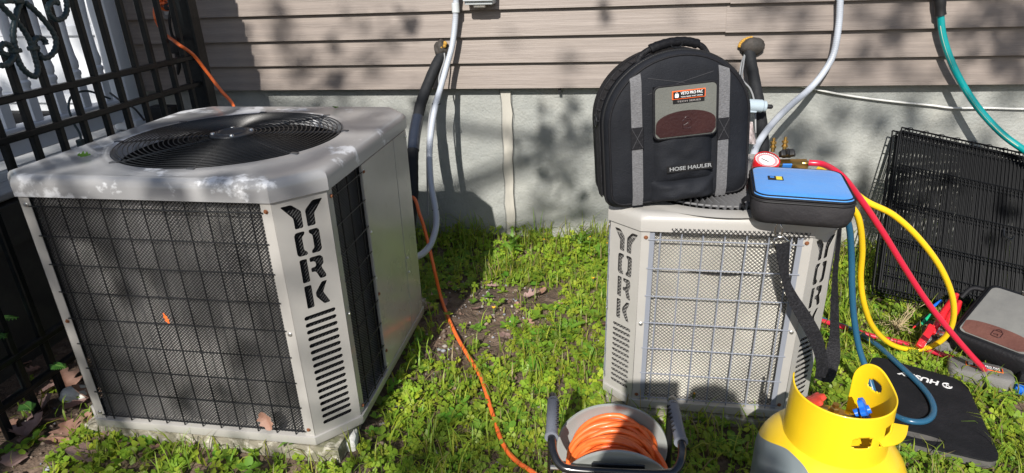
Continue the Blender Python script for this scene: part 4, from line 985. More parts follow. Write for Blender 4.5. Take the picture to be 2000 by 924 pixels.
for sx in (-1, 1):
    x = -.1455 if sx < 0 else .139; g_ = MB()
    g_.lathe([(.0, -.062), (.0118, -.062), (.0138, -.058), (.0138, .054), (.0155, .056), (.0155, .062), (.0, .062)], 18, T(x, -.072, .142) @ RX(90) @ Matrix.Diagonal((1, 1, 1.08, 1))); g_.build('grip', 'grip', reel)
    for k in range(7): MB().rbox((x+sx*-.010, -.025-.014*k, .149), (.012, .004, .008), .001, 1).build('grip_rib', 'rubber', reel)
    MB().tube(crom([(x, -.02, .148), (x*1.02, .02, .12), (x*1.05, .02, -.10), (x*1.05, -.02, -.146), (x*1.05, -.17, -.146)], 6), .0095, 10).build('stand_leg', 'tubeblack', reel, ang=70)
MB().tube([(-.15, -.08, 0), (.15, -.08, 0)], .006, 8).build('axle', 'steel', reel)
MB().rbox((0, -.188, .095), (.115, .006, .05), .004, 2).build('front_plate', 'tubeblack', reel)

# ------------------------------------------------------------------ black foam kneeling pad
pc = [(.862, -.868), (1.095, -.985), (1.022, -1.352), (.70, -1.262)]
def rpoly(p, r, k=6):
    out = []; n = len(p)
    for i in range(n):
        a, b, c = V(p[i-1]), V(p[i]), V(p[(i+1) % n]); s_, e = b+(a-b).normalized()*r, b+(c-b).normalized()*r
        for j in range(k+1): t = j/k; out.append(tuple((1-t)**2*s_+2*t*(1-t)*b+t*t*e))
    return out
pb = rpoly(pc, .05); ctr = V((.92, -1.11))
padt = thing('kneeling_pad', 'black foam kneeling pad lying on the grass', 'kneeling pad', (ctr.x, ctr.y, .018))
rel = [(x-ctr.x, y-ctr.y) for x, y in pb]
ha = V((1.022-.70, -1.352+1.262)).normalized(); hc_ = V((.855, -1.262))-ctr
hole_ = [tuple(hc_+ha*x+V((-ha.y, ha.x))*y) for x, y in [(.062*math.copysign(abs(math.cos(a))**.8, math.cos(a)), .016*math.copysign(abs(math.sin(a))**.9, math.sin(a))) for a in np.linspace(0, 2*math.pi, 22, endpoint=False)]]
me = plate(rel, [hole_], .006); link('top_skin', me, 'pad_foam', padt, 30, loc=(0, 0, .027))
me = plate([(x*.997, y*.997) for x, y in rel], [hole_], .021); link('foam_core', me, 'pad_core', padt, 30, loc=(0, 0, .0133))
hd = V((1.095-.862, -.985+.868)).normalized()
mwt = frame((0, 0, 0), (-hd.x, -hd.y, 0), (hd.y, -hd.x, 0))
p0 = at(1795, 738, Z=.048)
q = V((p0.x-ctr.x, p0.y-ctr.y, .0306)); text('brand_print', 'HUSKY', .034, 'lab_white', padt, frame(q, (-hd.x, -hd.y, 0), (hd.y, -hd.x, 0)), .0012, w=.112, shear=.12)
q2 = q+V((hd.x, hd.y, 0))*.074; lgm = MB(); lgm.tube([(q2.x+.012*math.cos(a), q2.y+.012*math.sin(a), .0306) for a in np.linspace(.8, 5.9, 16)], .0022, 4); lgm.tube([(q2.x-.006, q2.y-.008, .0306), (q2.x, q2.y+.006, .0306), (q2.x+.006, q2.y-.006, .0306)], .0018, 4); lgm.build('brand_emblem', 'lab_white', padt)

# ------------------------------------------------------------------ grey tool pouch, lower right
P_TL, P_TR, P_BL = at(1893, 547, Z=.21), at(2032, 592, Z=.21), at(1849, 648, Z=.115)
pm = frame(P_BL, P_TR-P_TL, P_TL-P_BL); PWd = .23; PHt = (P_TL-P_BL).length*1.08
pouch = thing('tool_pouch', 'black and grey tool pouch with brown leather patch lying by the crate', 'tool pouch', mw=pm)
def pr_(s, z, w=PWd, h=PHt): return [(x, y, z) for x, y in rrect(w-2*s, h-2*s, .03-s*.4, 6, w/2, h/2)]
MB().loft([pr_(.01, -.085), pr_(0, -.07), pr_(0, -.012), pr_(.006, -.003), pr_(.012, 0)], cap0=True, cap1=True).build('body', 'fabric2', pouch, ang=50)
MB().loft([pr_(.014, .0), pr_(.016, .007), pr_(.022, .010)], cap1=True).build('flap_edge', 'fabric', pouch, ang=50)
MB().prism(rrect(PWd-.042, PHt-.046, .018, 5, PWd/2+.004, PHt/2-.008), .0105, .0125).build('flap_panel', 'pouch_clear', pouch, ang=20)
w2 = PWd-.046; cx_ = PWd/2+.004; yb = .018
lp = [(cx_-w2/2, yb+.045)]+[(cx_+w2/2*math.cos(a), yb+.045+.022*math.sin(a)) for a in np.linspace(math.pi, 0, 18)][1:]+[(cx_+w2/2-.004, yb+.01), (cx_+w2/2-.02, yb), (cx_-w2/2+.02, yb), (cx_-w2/2+.004, yb+.01)]
MB().prism(lp, .0127, .0145).build('leather_patch', 'leather2', pouch, ang=20)
lg = MB(); ex_, ey_ = cx_, yb+.036
lg.tube([(x, y, .015) for x, y in rrect(.026, .026, .005, 3, ex_, ey_)], .0014, 5, closed=True); lg.tube([(ex_+.008*math.cos(a), ey_+.013+.007*math.sin(a), .015) for a in np.linspace(0, math.pi, 8)], .0014, 5); lg.tube([(ex_-.008, ey_-.004, .015), (ex_+.004, ey_, .015), (ex_+.004, ey_-.008, .015)], .0014, 5); lg.build('embossed_emblem', 'leather', pouch)
MB().tube([(.10, PHt-.012, .013), (.15, PHt-.016, .016), (.155, PHt-.028, .016), (.105, PHt-.026, .014)], .002, 6, closed=True).build('belt_clip', 'chrome', pouch)
MB().tube(crom([(.01, PHt-.03, -.02), (-.03, PHt-.05, -.01), (-.045, PHt-.09, -.03)], 6), .008, 8).build('side_strap', 'fabric2', pouch, ang=70)
# grey base section with label below the flap
BL2, BR2 = at(1864, 704, Z=.055), at(1968, 727, Z=.055)
bmw = frame(BL2, BR2-BL2, (P_TL-P_BL)*1.0+V((0, 0, -.10)))
inv = pm.inverted(); loc = inv @ bmw
o = MB().loft([[(x, y, z) for x, y in rrect(.172-2*s, .088-2*s, .022, 5, .07, -.012)] for s, z in ((.006, -.05), (0, -.04), (0, -.004), (.006, .002))], cap0=True, cap1=True).build('pouch_base', 'pouch_grey', pouch, ang=50); o.matrix_local = loc
def on(o): o.matrix_local = loc; return o
on(MB().rbox((.078, -.006, .003), (.098, .026, .002), .0006, 1).build('label_border', 'lab_orange', pouch)); on(MB().rbox((.078, -.006, .0042), (.092, .021, .0016), .0005, 1).build('label_patch', 'lab_black', pouch))
text('label_print', 'VETO PRO PAC', .013, 'lab_white', pouch, loc @ T(.086, -.003, .0054), .0003, w=.066)
text('label_print', 'TOOL BAGS THAT WORK', .006, 'lab_white', pouch, loc @ T(.086, -.0125, .0054), .0001, w=.066)
em = MB(); em.prism(rrect(.013, .014, .003, 3, .042, -.007), .005, .0056); on(em.build('label_emblem', 'lab_white', pouch))

# open pocket with red handled tools, left of the pouch
tp = thing('open_tool_pocket', 'open grey tool pocket on its side left of the pouch', 'tool pouch', mw=frame(at(1815, 690, Z=.0), (1, -.35, 0), (.35, 1, 0)))
MB().loft([[(x, y, z) for x, y in rrect(.15-2*s, .15-2*s, .03, 5, .05, .06)] for s, z in ((.012, .0), (0, .012), (0, .05), (.004, .06))], cap0=True, cap1=True).build('lower_shell', 'pouch_grey', tp, ang=50)
for k, (x, y, w, h) in enumerate(((.0, .03, .05, .055), (.055, .045, .05, .07), (.10, .08, .045, .06))):
    bm2 = MB(); bm2.loft([[(px, py, z) for px, py in rrect(w-2*s, .032, .012, 5, x, y)] for s, z in ((.0, .02), (-.003, .05), (-.004, .05+h*.6))], cap0=True); bm2.build('tool_sleeve', 'fabric2' if k else 'pouch_grey', tp, ang=50)
def handle(pts, r, mat, parent, name='handle'):
    c = crom([inv2 @ p for p in pts], 6); n = len(c); return MB().tube(c, [r*(.55+.6*math.sin(math.pi*(.12+.8*i/(n-1)))) for i in range(n)], 10).build(name, mat, parent, ang=70)
def tool(name, label, cat, h, extra=None):
    global inv2
    t = thing(name, label, cat, mw=T(*h[0][0])); inv2 = T(*h[0][0]).inverted()
    for pts in h: handle(pts, .0125, 'red_plastic', t)
    return t
t1 = tool('pliers', 'red handled pliers beside the upper left edge of the pouch', 'pliers', [[at(1826, 640, Z=.10), at(1842, 615, Z=.13), at(1858, 592, Z=.15), at(1868, 576, Z=.16)], [at(1850, 640, Z=.10), at(1856, 622, Z=.13), at(1866, 605, Z=.15), at(1874, 590, Z=.16)]])
MB().rbox(inv2 @ at(1838, 652, Z=.085), (.03, .03, .016), .005, 2).build('jaw', 'steel', t1)
t2 = thing('folding_tool', 'red folding hex key set sticking out of the open pocket', 'hex keys', mw=frame(at(1806, 660, Z=.075), at(1818, 640, Z=.095)-at(1792, 680, Z=.05), (1, .3, .2)))
MB().rbox((0, 0, 0), (.085, .024, .02), .005, 2).build('body', 'red_plastic', t2); MB().rbox((.045, .004, .004), (.026, .034, .022), .006, 2).build('pivot_end', 'red_plastic', t2)
MB().rbox((-.012, .0125, .002), (.035, .002, .008), .0006, 1).build('print_plate', 'lab_white', t2); MB().rbox((.044, .024, .004), (.02, .02, .018), .004, 2).build('steel_pin', 'chrome', t2)
def pen(name, label, cat, a, b, r, mat, tipmat):
    t = thing(name, label, cat, mw=T(*a)); d = b-a
    MB().tube([V((0, 0, 0)), d*.5, d*.85], [r, r, r*.9], 10).build('barrel', mat, t, ang=50); MB().tube([d*.85, d*.97, d], [r*.8, r*.6, r*.3], 8).build('tip', tipmat, t, ang=50); return t
pen('screwdriver', 'green screwdriver between the crate and the red hose', 'screwdriver', at(1818, 615, Z=.09), at(1796, 637, Z=.06), .006, 'green_plastic', 'rubber')
pen('screwdriver', 'slim black screwdriver with a red tip by the crate', 'screwdriver', at(1812, 615, Z=.08), at(1783, 641, Z=.05), .004, 'rubber', 'red_plastic')
pen('marker', 'blue marker beside the red pliers near the crate', 'marker', at(1838, 588, Z=.11), at(1818, 602, Z=.10), .006, 'blue_plastic', 'blue_plastic')
t3 = thing('red_tool', 'red and black tool half hidden right of the pouch', 'tool', mw=T(*at(1994, 664, Z=.07)))
MB().rbox((.02, 0, .0), (.07, .05, .06), .012, 2, RZ(25)).build('grip', 'red_plastic', t3); MB().rbox((-.012, -.03, -.016), (.035, .02, .03), .006, 2, RZ(25)).build('trigger', 'rubber', t3)
t4 = thing('blue_item', 'blue plastic item in the grass at the right edge', 'tool', mw=T(*at(1996, 762, Z=.02)))
MB().rbox((.01, 0, 0), (.06, .025, .03), .008, 2, RZ(-30)).build('shell', 'blue_plastic', t4); MB().rbox((.02, .03, .03), (.07, .05, .05), .012, 2, RZ(-20)).build('cover', 'fabric2', t4)
# ------------------------------------------------------------------ plants on the ground
def proj(x, y, z):
    d = np.stack([x-CAM.x, y-CAM.y, z-CAM.z], -1); k = d @ np.array(fw)
    return 1000+F_PX*(d @ np.array(rr))/k, 462-F_PX*(d @ np.array(uu))/k, k
def nz2(x, y, s, o): return np.array([mnoise.noise((a*s, b*s, o)) for a, b in zip(x, y)])
def inpoly(x, y, p):
    c = np.zeros(len(x), bool); n = len(p)
    for i in range(n):
        (x0, y0), (x1, y1) = p[i], p[(i+1) % n]
        c ^= ((y0 > y) != (y1 > y)) & (x < (x1-x0)*(y-y0)/(y1-y0+1e-12)+x0)
    return c
def spots(n, dirt_keep, box=(-2.0, 2.3, -1.95, -.015), outside=.12):
    x = rng.uniform(box[0], box[1], n); y = rng.uniform(box[2], box[3], n)
    px, py, k = proj(x, y, np.zeros(n)); inf = (px > -60) & (px < 2060) & (py < 990)
    keep = inf | (rng.random(n) < outside)
    keep &= ~((x > -1.475) & (x < -.672) & (y > -1.576) & (y < -.75)) & ~((x > -.0) & (x < .575) & (y > -1.262) & (y < -.66))
    keep &= ~inpoly(x, y, pc) & ((x-.492)**2+(y+1.615)**2 > .12**2) & (x > -1.95)
    x, y = x[keep], y[keep]
    # bare earth: a worn patch in the middle, beside the large unit and under the fence
    d = nz2(x, y, 2.6, 1)+.55*nz2(x, y, 7.5, 4)
    worn = .95*np.exp(-(((x+.46)/.17)**2+((y+.80)/.24)**2))+1.0*np.exp(-(((x+.60)/.10)**2+((y+1.46)/.10)**2))+.9*np.exp(-(((x+.62)/.10)**2+((y+.62)/.3)**2))+1.0*(x < -1.5)
    worn += .8*np.exp(-(((x+.30)/.16)**2+((y+.55)/.12)**2))
    score = d*.75+.55-worn
    keep = (score > rng.uniform(-.15, .45, len(x))) | (rng.random(len(x)) < dirt_keep)
    return x[keep], y[keep]
def mesh_np(name, co, faces, col, kind_label, mat):
    me = bpy.data.meshes.new(name); nv, nf, q = len(co), len(faces), faces.shape[1]
    me.vertices.add(nv); me.vertices.foreach_set('co', co.astype(np.float32).ravel())
    me.loops.add(nf*q); me.loops.foreach_set('vertex_index', faces.astype(np.int32).ravel())
    me.polygons.add(nf); me.polygons.foreach_set('loop_start', np.arange(0, nf*q, q, dtype=np.int32))
    me.update(calc_edges=True); me.validate()
    a = me.color_attributes.new('Col', 'FLOAT_COLOR', 'POINT'); c4 = np.ones((nv, 4), np.float32); c4[:, :3] = col; a.data.foreach_set('color', c4.ravel())
    me.polygons.foreach_set('use_smooth', np.ones(nf, bool))
    o = bpy.data.objects.new(name, me); COL.objects.link(o); me.materials.append(mt[mat]); return tag(o, *kind_label, kind='stuff')
def gza(x, y): return np.array([gz(a, b) for a, b in zip(x, y)])
# clover and small round weeds
x, y = spots(17000, .05); N = len(x); g0 = gza(x, y)
tall = np.clip(1-np.abs(y)/.3, 0, 1)
h = rng.uniform(.006, .030, N)*(1+1.4*tall)*(1+.5*nz2(x, y, 3.1, 9)); sz = rng.uniform(.0065, .0145, N); base = rng.uniform(0, 2*np.pi, N)
br = .72+.55*rng.random(N)+.35*nz2(x, y, 4, 12); yel = rng.random(N)**2
cc = np.stack([.225+.17*yel, .365+.09*yel, .032+.012*yel], -1)*br[:, None]
tiltx, tilty = rng.normal(-.03, .30, N), rng.normal(.30, .30, N)
co, fa, cl = [], [], []
prof = np.array([(0, 0, 0), (-.52, .55, .16), (-.36, 1.0, .10), (0, .94, -.02), (.36, 1.0, .10), (.52, .55, .16)])
off = 0
for lf in range(3):
    a = base+lf*2.094+rng.normal(0, .15, N); ca, sa = np.cos(a), np.sin(a)
    for i, (u, v, w) in enumerate(prof):
        X = (ca*v-sa*u)*sz*1.25; Y = (sa*v+ca*u)*sz*1.25; Z = w*sz-.18*v*sz
        co.append(np.stack([x+X, y+Y, g0+h+Z+X*tiltx+Y*tilty], -1)); cl.append(cc*(.92+.16*rng.random((N, 1))))
    idx = np.arange(N); o = lf*6
    fa.append(np.stack([(o+k)*N+idx for k in (0, 1, 2, 3)], -1)); fa.append(np.stack([(o+k)*N+idx for k in (0, 3, 4, 5)], -1))
# stems
for i, (dx, hz) in enumerate(((-.0007, 0), (.0007, 0), (.0007, 1), (-.0007, 1))):
    co.append(np.stack([x+dx+(1-hz)*rng.normal(0, .004, N), y, g0+h*hz], -1)); cl.append(cc*.9)
o = 18; idx = np.arange(N); fa.append(np.stack([(o+k)*N+idx for k in (0, 1, 2, 3)], -1))
mesh_np('clover', np.concatenate(co), np.concatenate(fa), np.concatenate(cl), ('low green clover and small weeds covering the yard', 'clover'), 'foliage')
# grass blades
x, y = spots(30000, .10)
xw = rng.uniform(-.75, .02, 420); yw = -.03-np.abs(rng.normal(0, .05, 420)); xw2 = rng.uniform(.6, 1.9, 260); yw2 = -.03-np.abs(rng.normal(0, .08, 260)); x = np.concatenate([x, xw, xw2]); y = np.concatenate([y, yw, yw2]); N = len(x); g0 = gza(x, y); tall = np.clip(1-np.abs(y)/.22, 0, 1); clump = nz2(x, y, 5, 20)
keep = (clump+.25 > rng.uniform(-.5, .6, N)); x, y, g0, tall, clump = (q[keep] for q in (x, y, g0, tall, clump)); N = len(x)
ln = rng.uniform(.03, .10, N)*(1+.9*tall)*(1+.6*np.clip(clump, -.5, 1)); w = rng.uniform(.0012, .0030, N); a = rng.uniform(0, 2*np.pi, N); lean = rng.uniform(.15, 1.1, N)
dry = rng.random(N) < .12; br = .7+.6*rng.random(N); c = np.stack([.23+.15*rng.random(N), .36+.08*rng.random(N), .04+.015*rng.random(N)], -1)*br[:, None]; c[dry] = np.array([.34, .27, .13])*br[dry][:, None]
co, cl = [], []
for i, t in enumerate((0, .38, .72, 1.0)):
    bend = lean*t*t; hx = np.cos(a)*ln*np.sin(np.clip(bend, 0, 1.3))*t; hy = np.sin(a)*ln*np.sin(np.clip(bend, 0, 1.3))*t; hz = ln*t*np.cos(np.clip(bend, 0, 1.35))
    ww = w*(1, .9, .62, .04)[i]
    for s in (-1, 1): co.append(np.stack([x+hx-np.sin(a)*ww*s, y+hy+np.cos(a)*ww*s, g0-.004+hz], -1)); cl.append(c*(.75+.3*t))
idx = np.arange(N); fa = [np.stack([(2*i)*N+idx, (2*i+1)*N+idx, (2*i+3)*N+idx, (2*i+2)*N+idx], -1) for i in range(3)]
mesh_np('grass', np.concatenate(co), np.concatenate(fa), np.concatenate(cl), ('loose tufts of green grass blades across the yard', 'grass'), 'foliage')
# oval-leaved weeds between the clover
x, y = spots(4600, .04); N = len(x); g0 = gza(x, y); nl = 4; co, fa, cl = [], [], []; off = 0
br = .7+.6*rng.random(N); c = np.stack([.15+.11*rng.random(N), .30+.10*rng.random(N), .035+.01*rng.random(N)], -1)*br[:, None]; sz = rng.uniform(.015, .040, N); hh = rng.uniform(.01, .035, N); base = rng.uniform(0, 6.28, N); idx = np.arange(N)
pf_ = np.array([(0, 0, 0), (-.30, .35, .03), (-.26, .7, .0), (0, 1.0, -.14), (.26, .7, .0), (.30, .35, .03)])
for lf in range(nl):
    a = base+lf*1.57+rng.normal(0, .3, N); ca, sa = np.cos(a), np.sin(a); el = rng.uniform(.1, .75, N)
    for (u, v, w) in pf_:
        X = (ca*v*np.cos(el)-sa*u)*sz; Y = (sa*v*np.cos(el)+ca*u)*sz; co.append(np.stack([x+X, y+Y, g0+hh*.5+sz*(v*np.sin(el)+w)], -1)); cl.append(c)
    o = lf*6; fa += [np.stack([(o+k)*N+idx for k in q], -1) for q in ((0, 1, 2, 3), (0, 3, 4, 5))]
mesh_np('ground_weeds', np.concatenate(co), np.concatenate(fa), np.concatenate(cl), ('small oval-leaved weeds scattered through the clover', 'weeds'), 'foliage')
# pebbles and crumbs of soil
x = rng.uniform(-1.95, 1.9, 9000); y = rng.uniform(-1.8, -.02, 9000)
d = 1.6*np.exp(-(((x+.50)/.2)**2+((y+.78)/.32)**2))+1.4*np.exp(-(((x+.58)/.2)**2+((y+1.47)/.12)**2))+.8*np.exp(-((x+.62)/.08)**2)+.5*(x < -1.45)+.06
k = (rng.random(9000) < d) & ~((x > -1.49) & (x < -.67) & (y > -1.58) & (y < -.72)) & ~((x > -.02) & (x < .59) & (y > -1.28) & (y < -.64)); x, y = x[k], y[k]; N = len(x)
oc_ = np.array([(1, 0, 0), (0, 1, 0), (-1, 0, 0), (0, -1, 0), (0, 0, .8), (0, 0, -.8), (.6, .6, .4), (-.6, .6, .45), (-.6, -.6, .4), (.6, -.6, .45)])
s = rng.lognormal(np.log(.0042), .55, N).clip(.0015, .014); sc = rng.uniform(.6, 1.3, (N, 3)); ang = rng.uniform(0, 6.28, N); g0 = gza(x, y)
tone = rng.random(N); c = np.where(tone[:, None] < .45, [.20, .15, .115], np.where(tone[:, None] < .7, [.30, .27, .24], np.where(tone[:, None] < .82, [.16, .10, .075], [.26, .27, .30])))*(.6+.7*rng.random((N, 1)))
co, cl = [], []
for p in oc_:
    q = p*sc*s[:, None]*(1+.15*rng.normal(size=(N, 3))); X = q[:, 0]*np.cos(ang)-q[:, 1]*np.sin(ang); Y = q[:, 0]*np.sin(ang)+q[:, 1]*np.cos(ang); co.append(np.stack([x+X, y+Y, g0+s*.35+q[:, 2]], -1)); cl.append(c)
idx = np.arange(N); tri = [(0, 6, 4), (6, 1, 4), (1, 7, 4), (7, 2, 4), (2, 8, 4), (8, 3, 4), (3, 9, 4), (9, 0, 4), (0, 1, 6), (1, 2, 7), (2, 3, 8), (3, 0, 9), (1, 0, 5), (2, 1, 5), (3, 2, 5), (0, 3, 5)]
mesh_np('gravel', np.concatenate(co), np.concatenate([np.stack([k*N+idx for k in t], -1) for t in tri]), np.concatenate(cl), ('small pebbles and crumbs on the bare soil', 'gravel'), 'gravel')

# ------------------------------------------------------------------ single plants
def leaf_mesh(L, W, lobes, seed, arch_=.5):
    """dandelion-like leaf, base at origin along +x, toothed margin and folded midrib"""
    r = random.Random(seed); n = 12; vs, fs = [], []
    for i in range(n+1):
        t = i/n; w = W*(math.sin(math.pi*min(1, t*.9+.06))**.8)*(.25+.75*t if t < .75 else 1.0)*(1 if t < .93 else .55)
        if lobes: w *= .62+.38*(1 if i % 2 else 0)+r.uniform(-.08, .08)
        z = L*(arch_*t-.75*arch_*t*t*1.25); xx = L*t*(1-.12*arch_)
        vs += [(xx-(.02*L if i % 2 else 0), w, z+w*.28), (xx, 0, z), (xx-(.02*L if i % 2 else 0), -w, z+w*.28)]
    for i in range(n): fs += [(i*3, i*3+1, i*3+4, i*3+3), (i*3+1, i*3+2, i*3+5, i*3+4)]
    m = MB(); m.v, m.f = vs, fs; return m
def weed(name, label, cat, p, nleaf, L, W, up=.9, lobes=True, seed=0):
    r = random.Random(seed); t = thing(name, label, cat, (p.x, p.y, gz(p.x, p.y)))
    for k in range(nleaf):
        o = leaf_mesh(L*r.uniform(.6, 1.1), W*r.uniform(.8, 1.15), lobes, seed*31+k, r.uniform(.5, 1.1)*up).build('leaf', 'weedleaf', t, ang=70, fix=False)
        o.rotation_euler = (r.uniform(-.2, .2), -r.uniform(.2, 1.0)*up, 6.283*k/nleaf+r.uniform(-.3, .3))
    return t
weed('dandelion_plant', 'tall toothed dandelion clump against the foundation below the mortar strip', 'weed', at(1000, 497, Z=.02), 11, .15, .016, 1.25, True, 1)
weed('dandelion_plant', 'dandelion leaves against the foundation left of the small unit', 'weed', at(1130, 492, Z=.02), 9, .14, .017, 1.2, True, 2)
weed('dandelion_plant', 'dandelion leaves touching the small unit near the wall', 'weed', at(1172, 505, Z=.02), 8, .11, .013, 1.2, True, 3)
weed('dandelion_plant', 'dandelion rosette in front of the large unit pad', 'weed', at(592, 905, Z=.01), 9, .09, .011, 1.1, True, 4)
weed('dandelion_plant', 'bright lobed weed in the middle of the lawn left of the small unit', 'weed', at(1108, 660, Z=.01), 9, .10, .013, .7, True, 5)
weed('dandelion_plant', 'toothed weed at the bottom right beside the foam pad', 'weed', at(1935, 775, Z=.01), 10, .10, .013, .7, True, 6)
weed('broadleaf_weed', 'round leaved weed beside the orange cord at the bottom', 'weed', at(872, 830, Z=.01), 6, .05, .016, .6, False, 7)
weed('broadleaf_weed', 'round leaved weed in the bare soil of the lawn', 'weed', at(935, 645, Z=.01), 6, .045, .013, .5, False, 8)
weed('broadleaf_weed', 'leafy weed at the front right corner of the large unit', 'weed', at(775, 715, Z=.01), 7, .05, .016, .8, False, 9)
weed('broadleaf_weed', 'leafy weed in the shade at the bottom beside the cylinder', 'weed', at(1425, 885, Z=.01), 8, .06, .018, .6, False, 10)
weed('broadleaf_weed', 'small leafy weed under the fence in the left corner', 'weed', at(75, 870, Z=.01), 8, .05, .014, .9, False, 11)
def flower(label, p, h, open_=True, lean=(0, 0)):
    t = thing('dandelion_flower', label, 'flower', (p.x, p.y, gz(p.x, p.y))); tip = V((lean[0], lean[1], h))
    MB().tube(crom([(0, 0, 0), (lean[0]*.3, lean[1]*.3, h*.55), tip], 5), .0016, 6).build('stem', 'stem', t, ang=70)
    MB().lathe([(.0012, -.004), (.0048, .0), (.0052, .006), (.004, .011)], 10, T(*tip)).build('bud', 'bud', t)
    pm_ = MB(); R = .011 if open_ else .0045
    for k in range(26 if open_ else 10):
        a = k*2.4; r = R*(.35+.65*((k*7) % 13)/13); pm_.add([(0, -.0012, 0), (r, -.0012, .004), (r, .0012, .004), (0, .0012, 0)], [(0, 1, 2, 3)], T(tip.x, tip.y, tip.z+.009) @ RZ(math.degrees(a)) @ RY(-12 if open_ else -70))
    pm_.build('petals', 'petal', t, ang=None, fix=False)
flower('closed dandelion bud on a tall stem before the foundation, middle', at(1063, 497, Z=.02), .085, False)
flower('half open dandelion on a tall stem before the foundation, nearest the small unit', at(1150, 500, Z=.02), .10, False, (.004, 0))
flower('half open dandelion on a tall stem at the edge of the small unit', at(1183, 505, Z=.02), .085, False, (.004, 0))
flower('open yellow dandelion in the lawn left of the small unit', at(1158, 560, Z=.01), .03, True)
flower('open yellow dandelion in the lawn near the orange cord', at(965, 618, Z=.01), .022, True)
flower('yellow dandelion standing in front of the small unit grille', at(1350, 830, Z=.01), .065, False, (.0, .004))
flower('small yellow flower in the grass below the tool pouch', at(1905, 748, Z=.01), .015, True)
# ferns in the dark gap left of the large unit
def fern(label, p, L, rz, el, n=17):
    t = thing('fern', label, 'fern', p, rz); st = MB(); lf = MB(); pts = []
    for i in range(n+1):
        q = i/n; pts.append(V((L*q*math.cos(el*(1-.5*q)), 0, L*q*math.sin(el)*(1-.55*q))))
    st.tube(pts, .0014, 5); st.build('stalk', 'stem', t, ang=70)
    for i in range(2, n):
        w = L*.26*math.sin(math.pi*(i/n)**.7)
        for s in (-1, 1):
            lf.add([(0, 0, 0), (.012, s*w*.5, .003), (.010, s*w, -.004), (-.006, s*w*.5, .003)], [(0, 1, 2, 3)], T(*pts[i]))
    lf.build('leaflets', 'fernleaf', t, ang=None, fix=False)
fern('bright fern frond in the dark gap at the left edge', at(-30, 655, X=-1.86), .15, -.35, .5)
fern('fern frond just above the first, at the left edge', at(-40, 640, X=-1.9), .14, .1, .6)
fern('small fern frond beside the lower left of the large unit', at(100, 712, X=-1.70), .075, -.3, .3, 13)
fern('low fern under the fence near the leaf litter', at(45, 790, X=-1.70), .09, -.5, .5, 13)

# ------------------------------------------------------------------ dead leaves
def dleaf(seed, L=.07):
    r = random.Random(seed); n = 22; W_ = L*.32; out = []; m = MB()
    lob = r.uniform(0, .45); curl = r.uniform(.15, .6)
    rows = []
    for i in range(n+1):
        t = i/n; w = W_*math.sin(math.pi*t)**.75*(1+lob*math.sin(t*22))+.0008
        cz = L*curl*(t-.5)**2; tw = .5*math.sin(t*3+seed)
        rows.append([(L*(t-.5), s*w, cz+abs(s)*w*.7*curl*1.4+s*w*.3*tw) for s in (-1, -.5, 0, .5, 1)])
    return m.loft(rows, closed=False)
variants = [dleaf(s) for s in range(7)]; vmesh = [[v.mesh('dead_leaf') for v in variants] for _ in range(2)]
spots_px = [(60, 720), (95, 760), (130, 745), (150, 800), (120, 830), (85, 800), (165, 780), (40, 850), (175, 840), (215, 880), (250, 890), (30, 900), (110, 880), (70, 840), (140, 860), (255, 865), (440, 878), (470, 895), (420, 885), (905, 575), (880, 560), (870, 600), (1060, 572), (1040, 580), (1010, 600), (985, 660), (1090, 600), (600, 895), (850, 585), (930, 610), (1030, 640), (20, 780), (5, 830), (1200, 792), (835, 620), (380, 890), (1185, 650), (960, 560), (48, 706), (178, 905), (300, 905)]
for i, (a, b_) in enumerate(spots_px):
    p = at(a, b_, Z=.02); s = random.uniform(.6, 1.3)*(1.25 if a < 200 else .85)
    me = vmesh[i % 2][i % 7]; o = link('dead_leaf', me, ('deadleaf', 'deadleaf2')[i % 2], None, 60)
    o.location = (p.x, p.y, gz(p.x, p.y)+.012); o.rotation_euler = (random.uniform(-.5, .5), random.uniform(-.5, .5), random.uniform(0, 6.28)); o.scale = (s, s, s)
    lab, grp = (('curled brown dead leaf in the litter under the iron fence', 'dead leaves under the fence') if a < 200 and b_ < 850 else ('brown dead leaf on the ground at the bottom left corner', 'dead leaves in the bottom left corner') if a < 310 else ('dead leaf lying in front of the large unit pad', 'dead leaves before the pad') if a < 700 else ('dead leaf beside the back right corner of the large unit', 'dead leaves behind the large unit') if a < 935 else ('dead leaf lying in the grass at the foot of the small unit', 'dead leaves at the small unit') if a > 1150 else ('brown dead leaf lying in the middle of the lawn', 'dead leaves on the lawn'))
    tag(o, lab, 'leaf', grp)
o = link('dead_leaf', dleaf(12, .06).mesh('dead_leaf'), 'deadleaf', None, 60); o.matrix_world = frame(at(521, 820, Y=-1.588), (.28, -.05, -.95), (1, .1, .28)); tag(o, 'curled dead leaf caught on the large unit front grille', 'leaf')
o = link('dead_leaf', dleaf(15, .035).mesh('dead_leaf'), mt['orange'], None, 60); o.matrix_world = frame(at(325, 622, Y=-1.562), (.25, 0, -.95), (.9, .1, .25)) @ Matrix.Diagonal((1, .35, .6, 1)); tag(o, 'tiny orange leaf scrap stuck in the large unit grille', 'leaf')
for j, (a, b_) in enumerate(((165, 305), (655, 211))):
    o = link('green_leaf', dleaf(20+j, .03).mesh('green_leaf'), 'weedleaf', None, 60); p = at(a, b_, Z=.85); o.location = p; o.rotation_euler = (.3, .1, j*2.+.4); tag(o, ('small green leaf on the front left of the large unit cover', 'small green leaf on the back edge of the large unit cover')[j], 'leaf')
st_ = MB(); blob(st_, V((0, 0, 0)), (.05, .035, .03), 77, .3); o = st_.build('stone', 'block', ang=70); o.location = at(148, 772, Z=.02); tag(o, 'pale stone in the leaf litter beside the fence and large unit', 'stone')
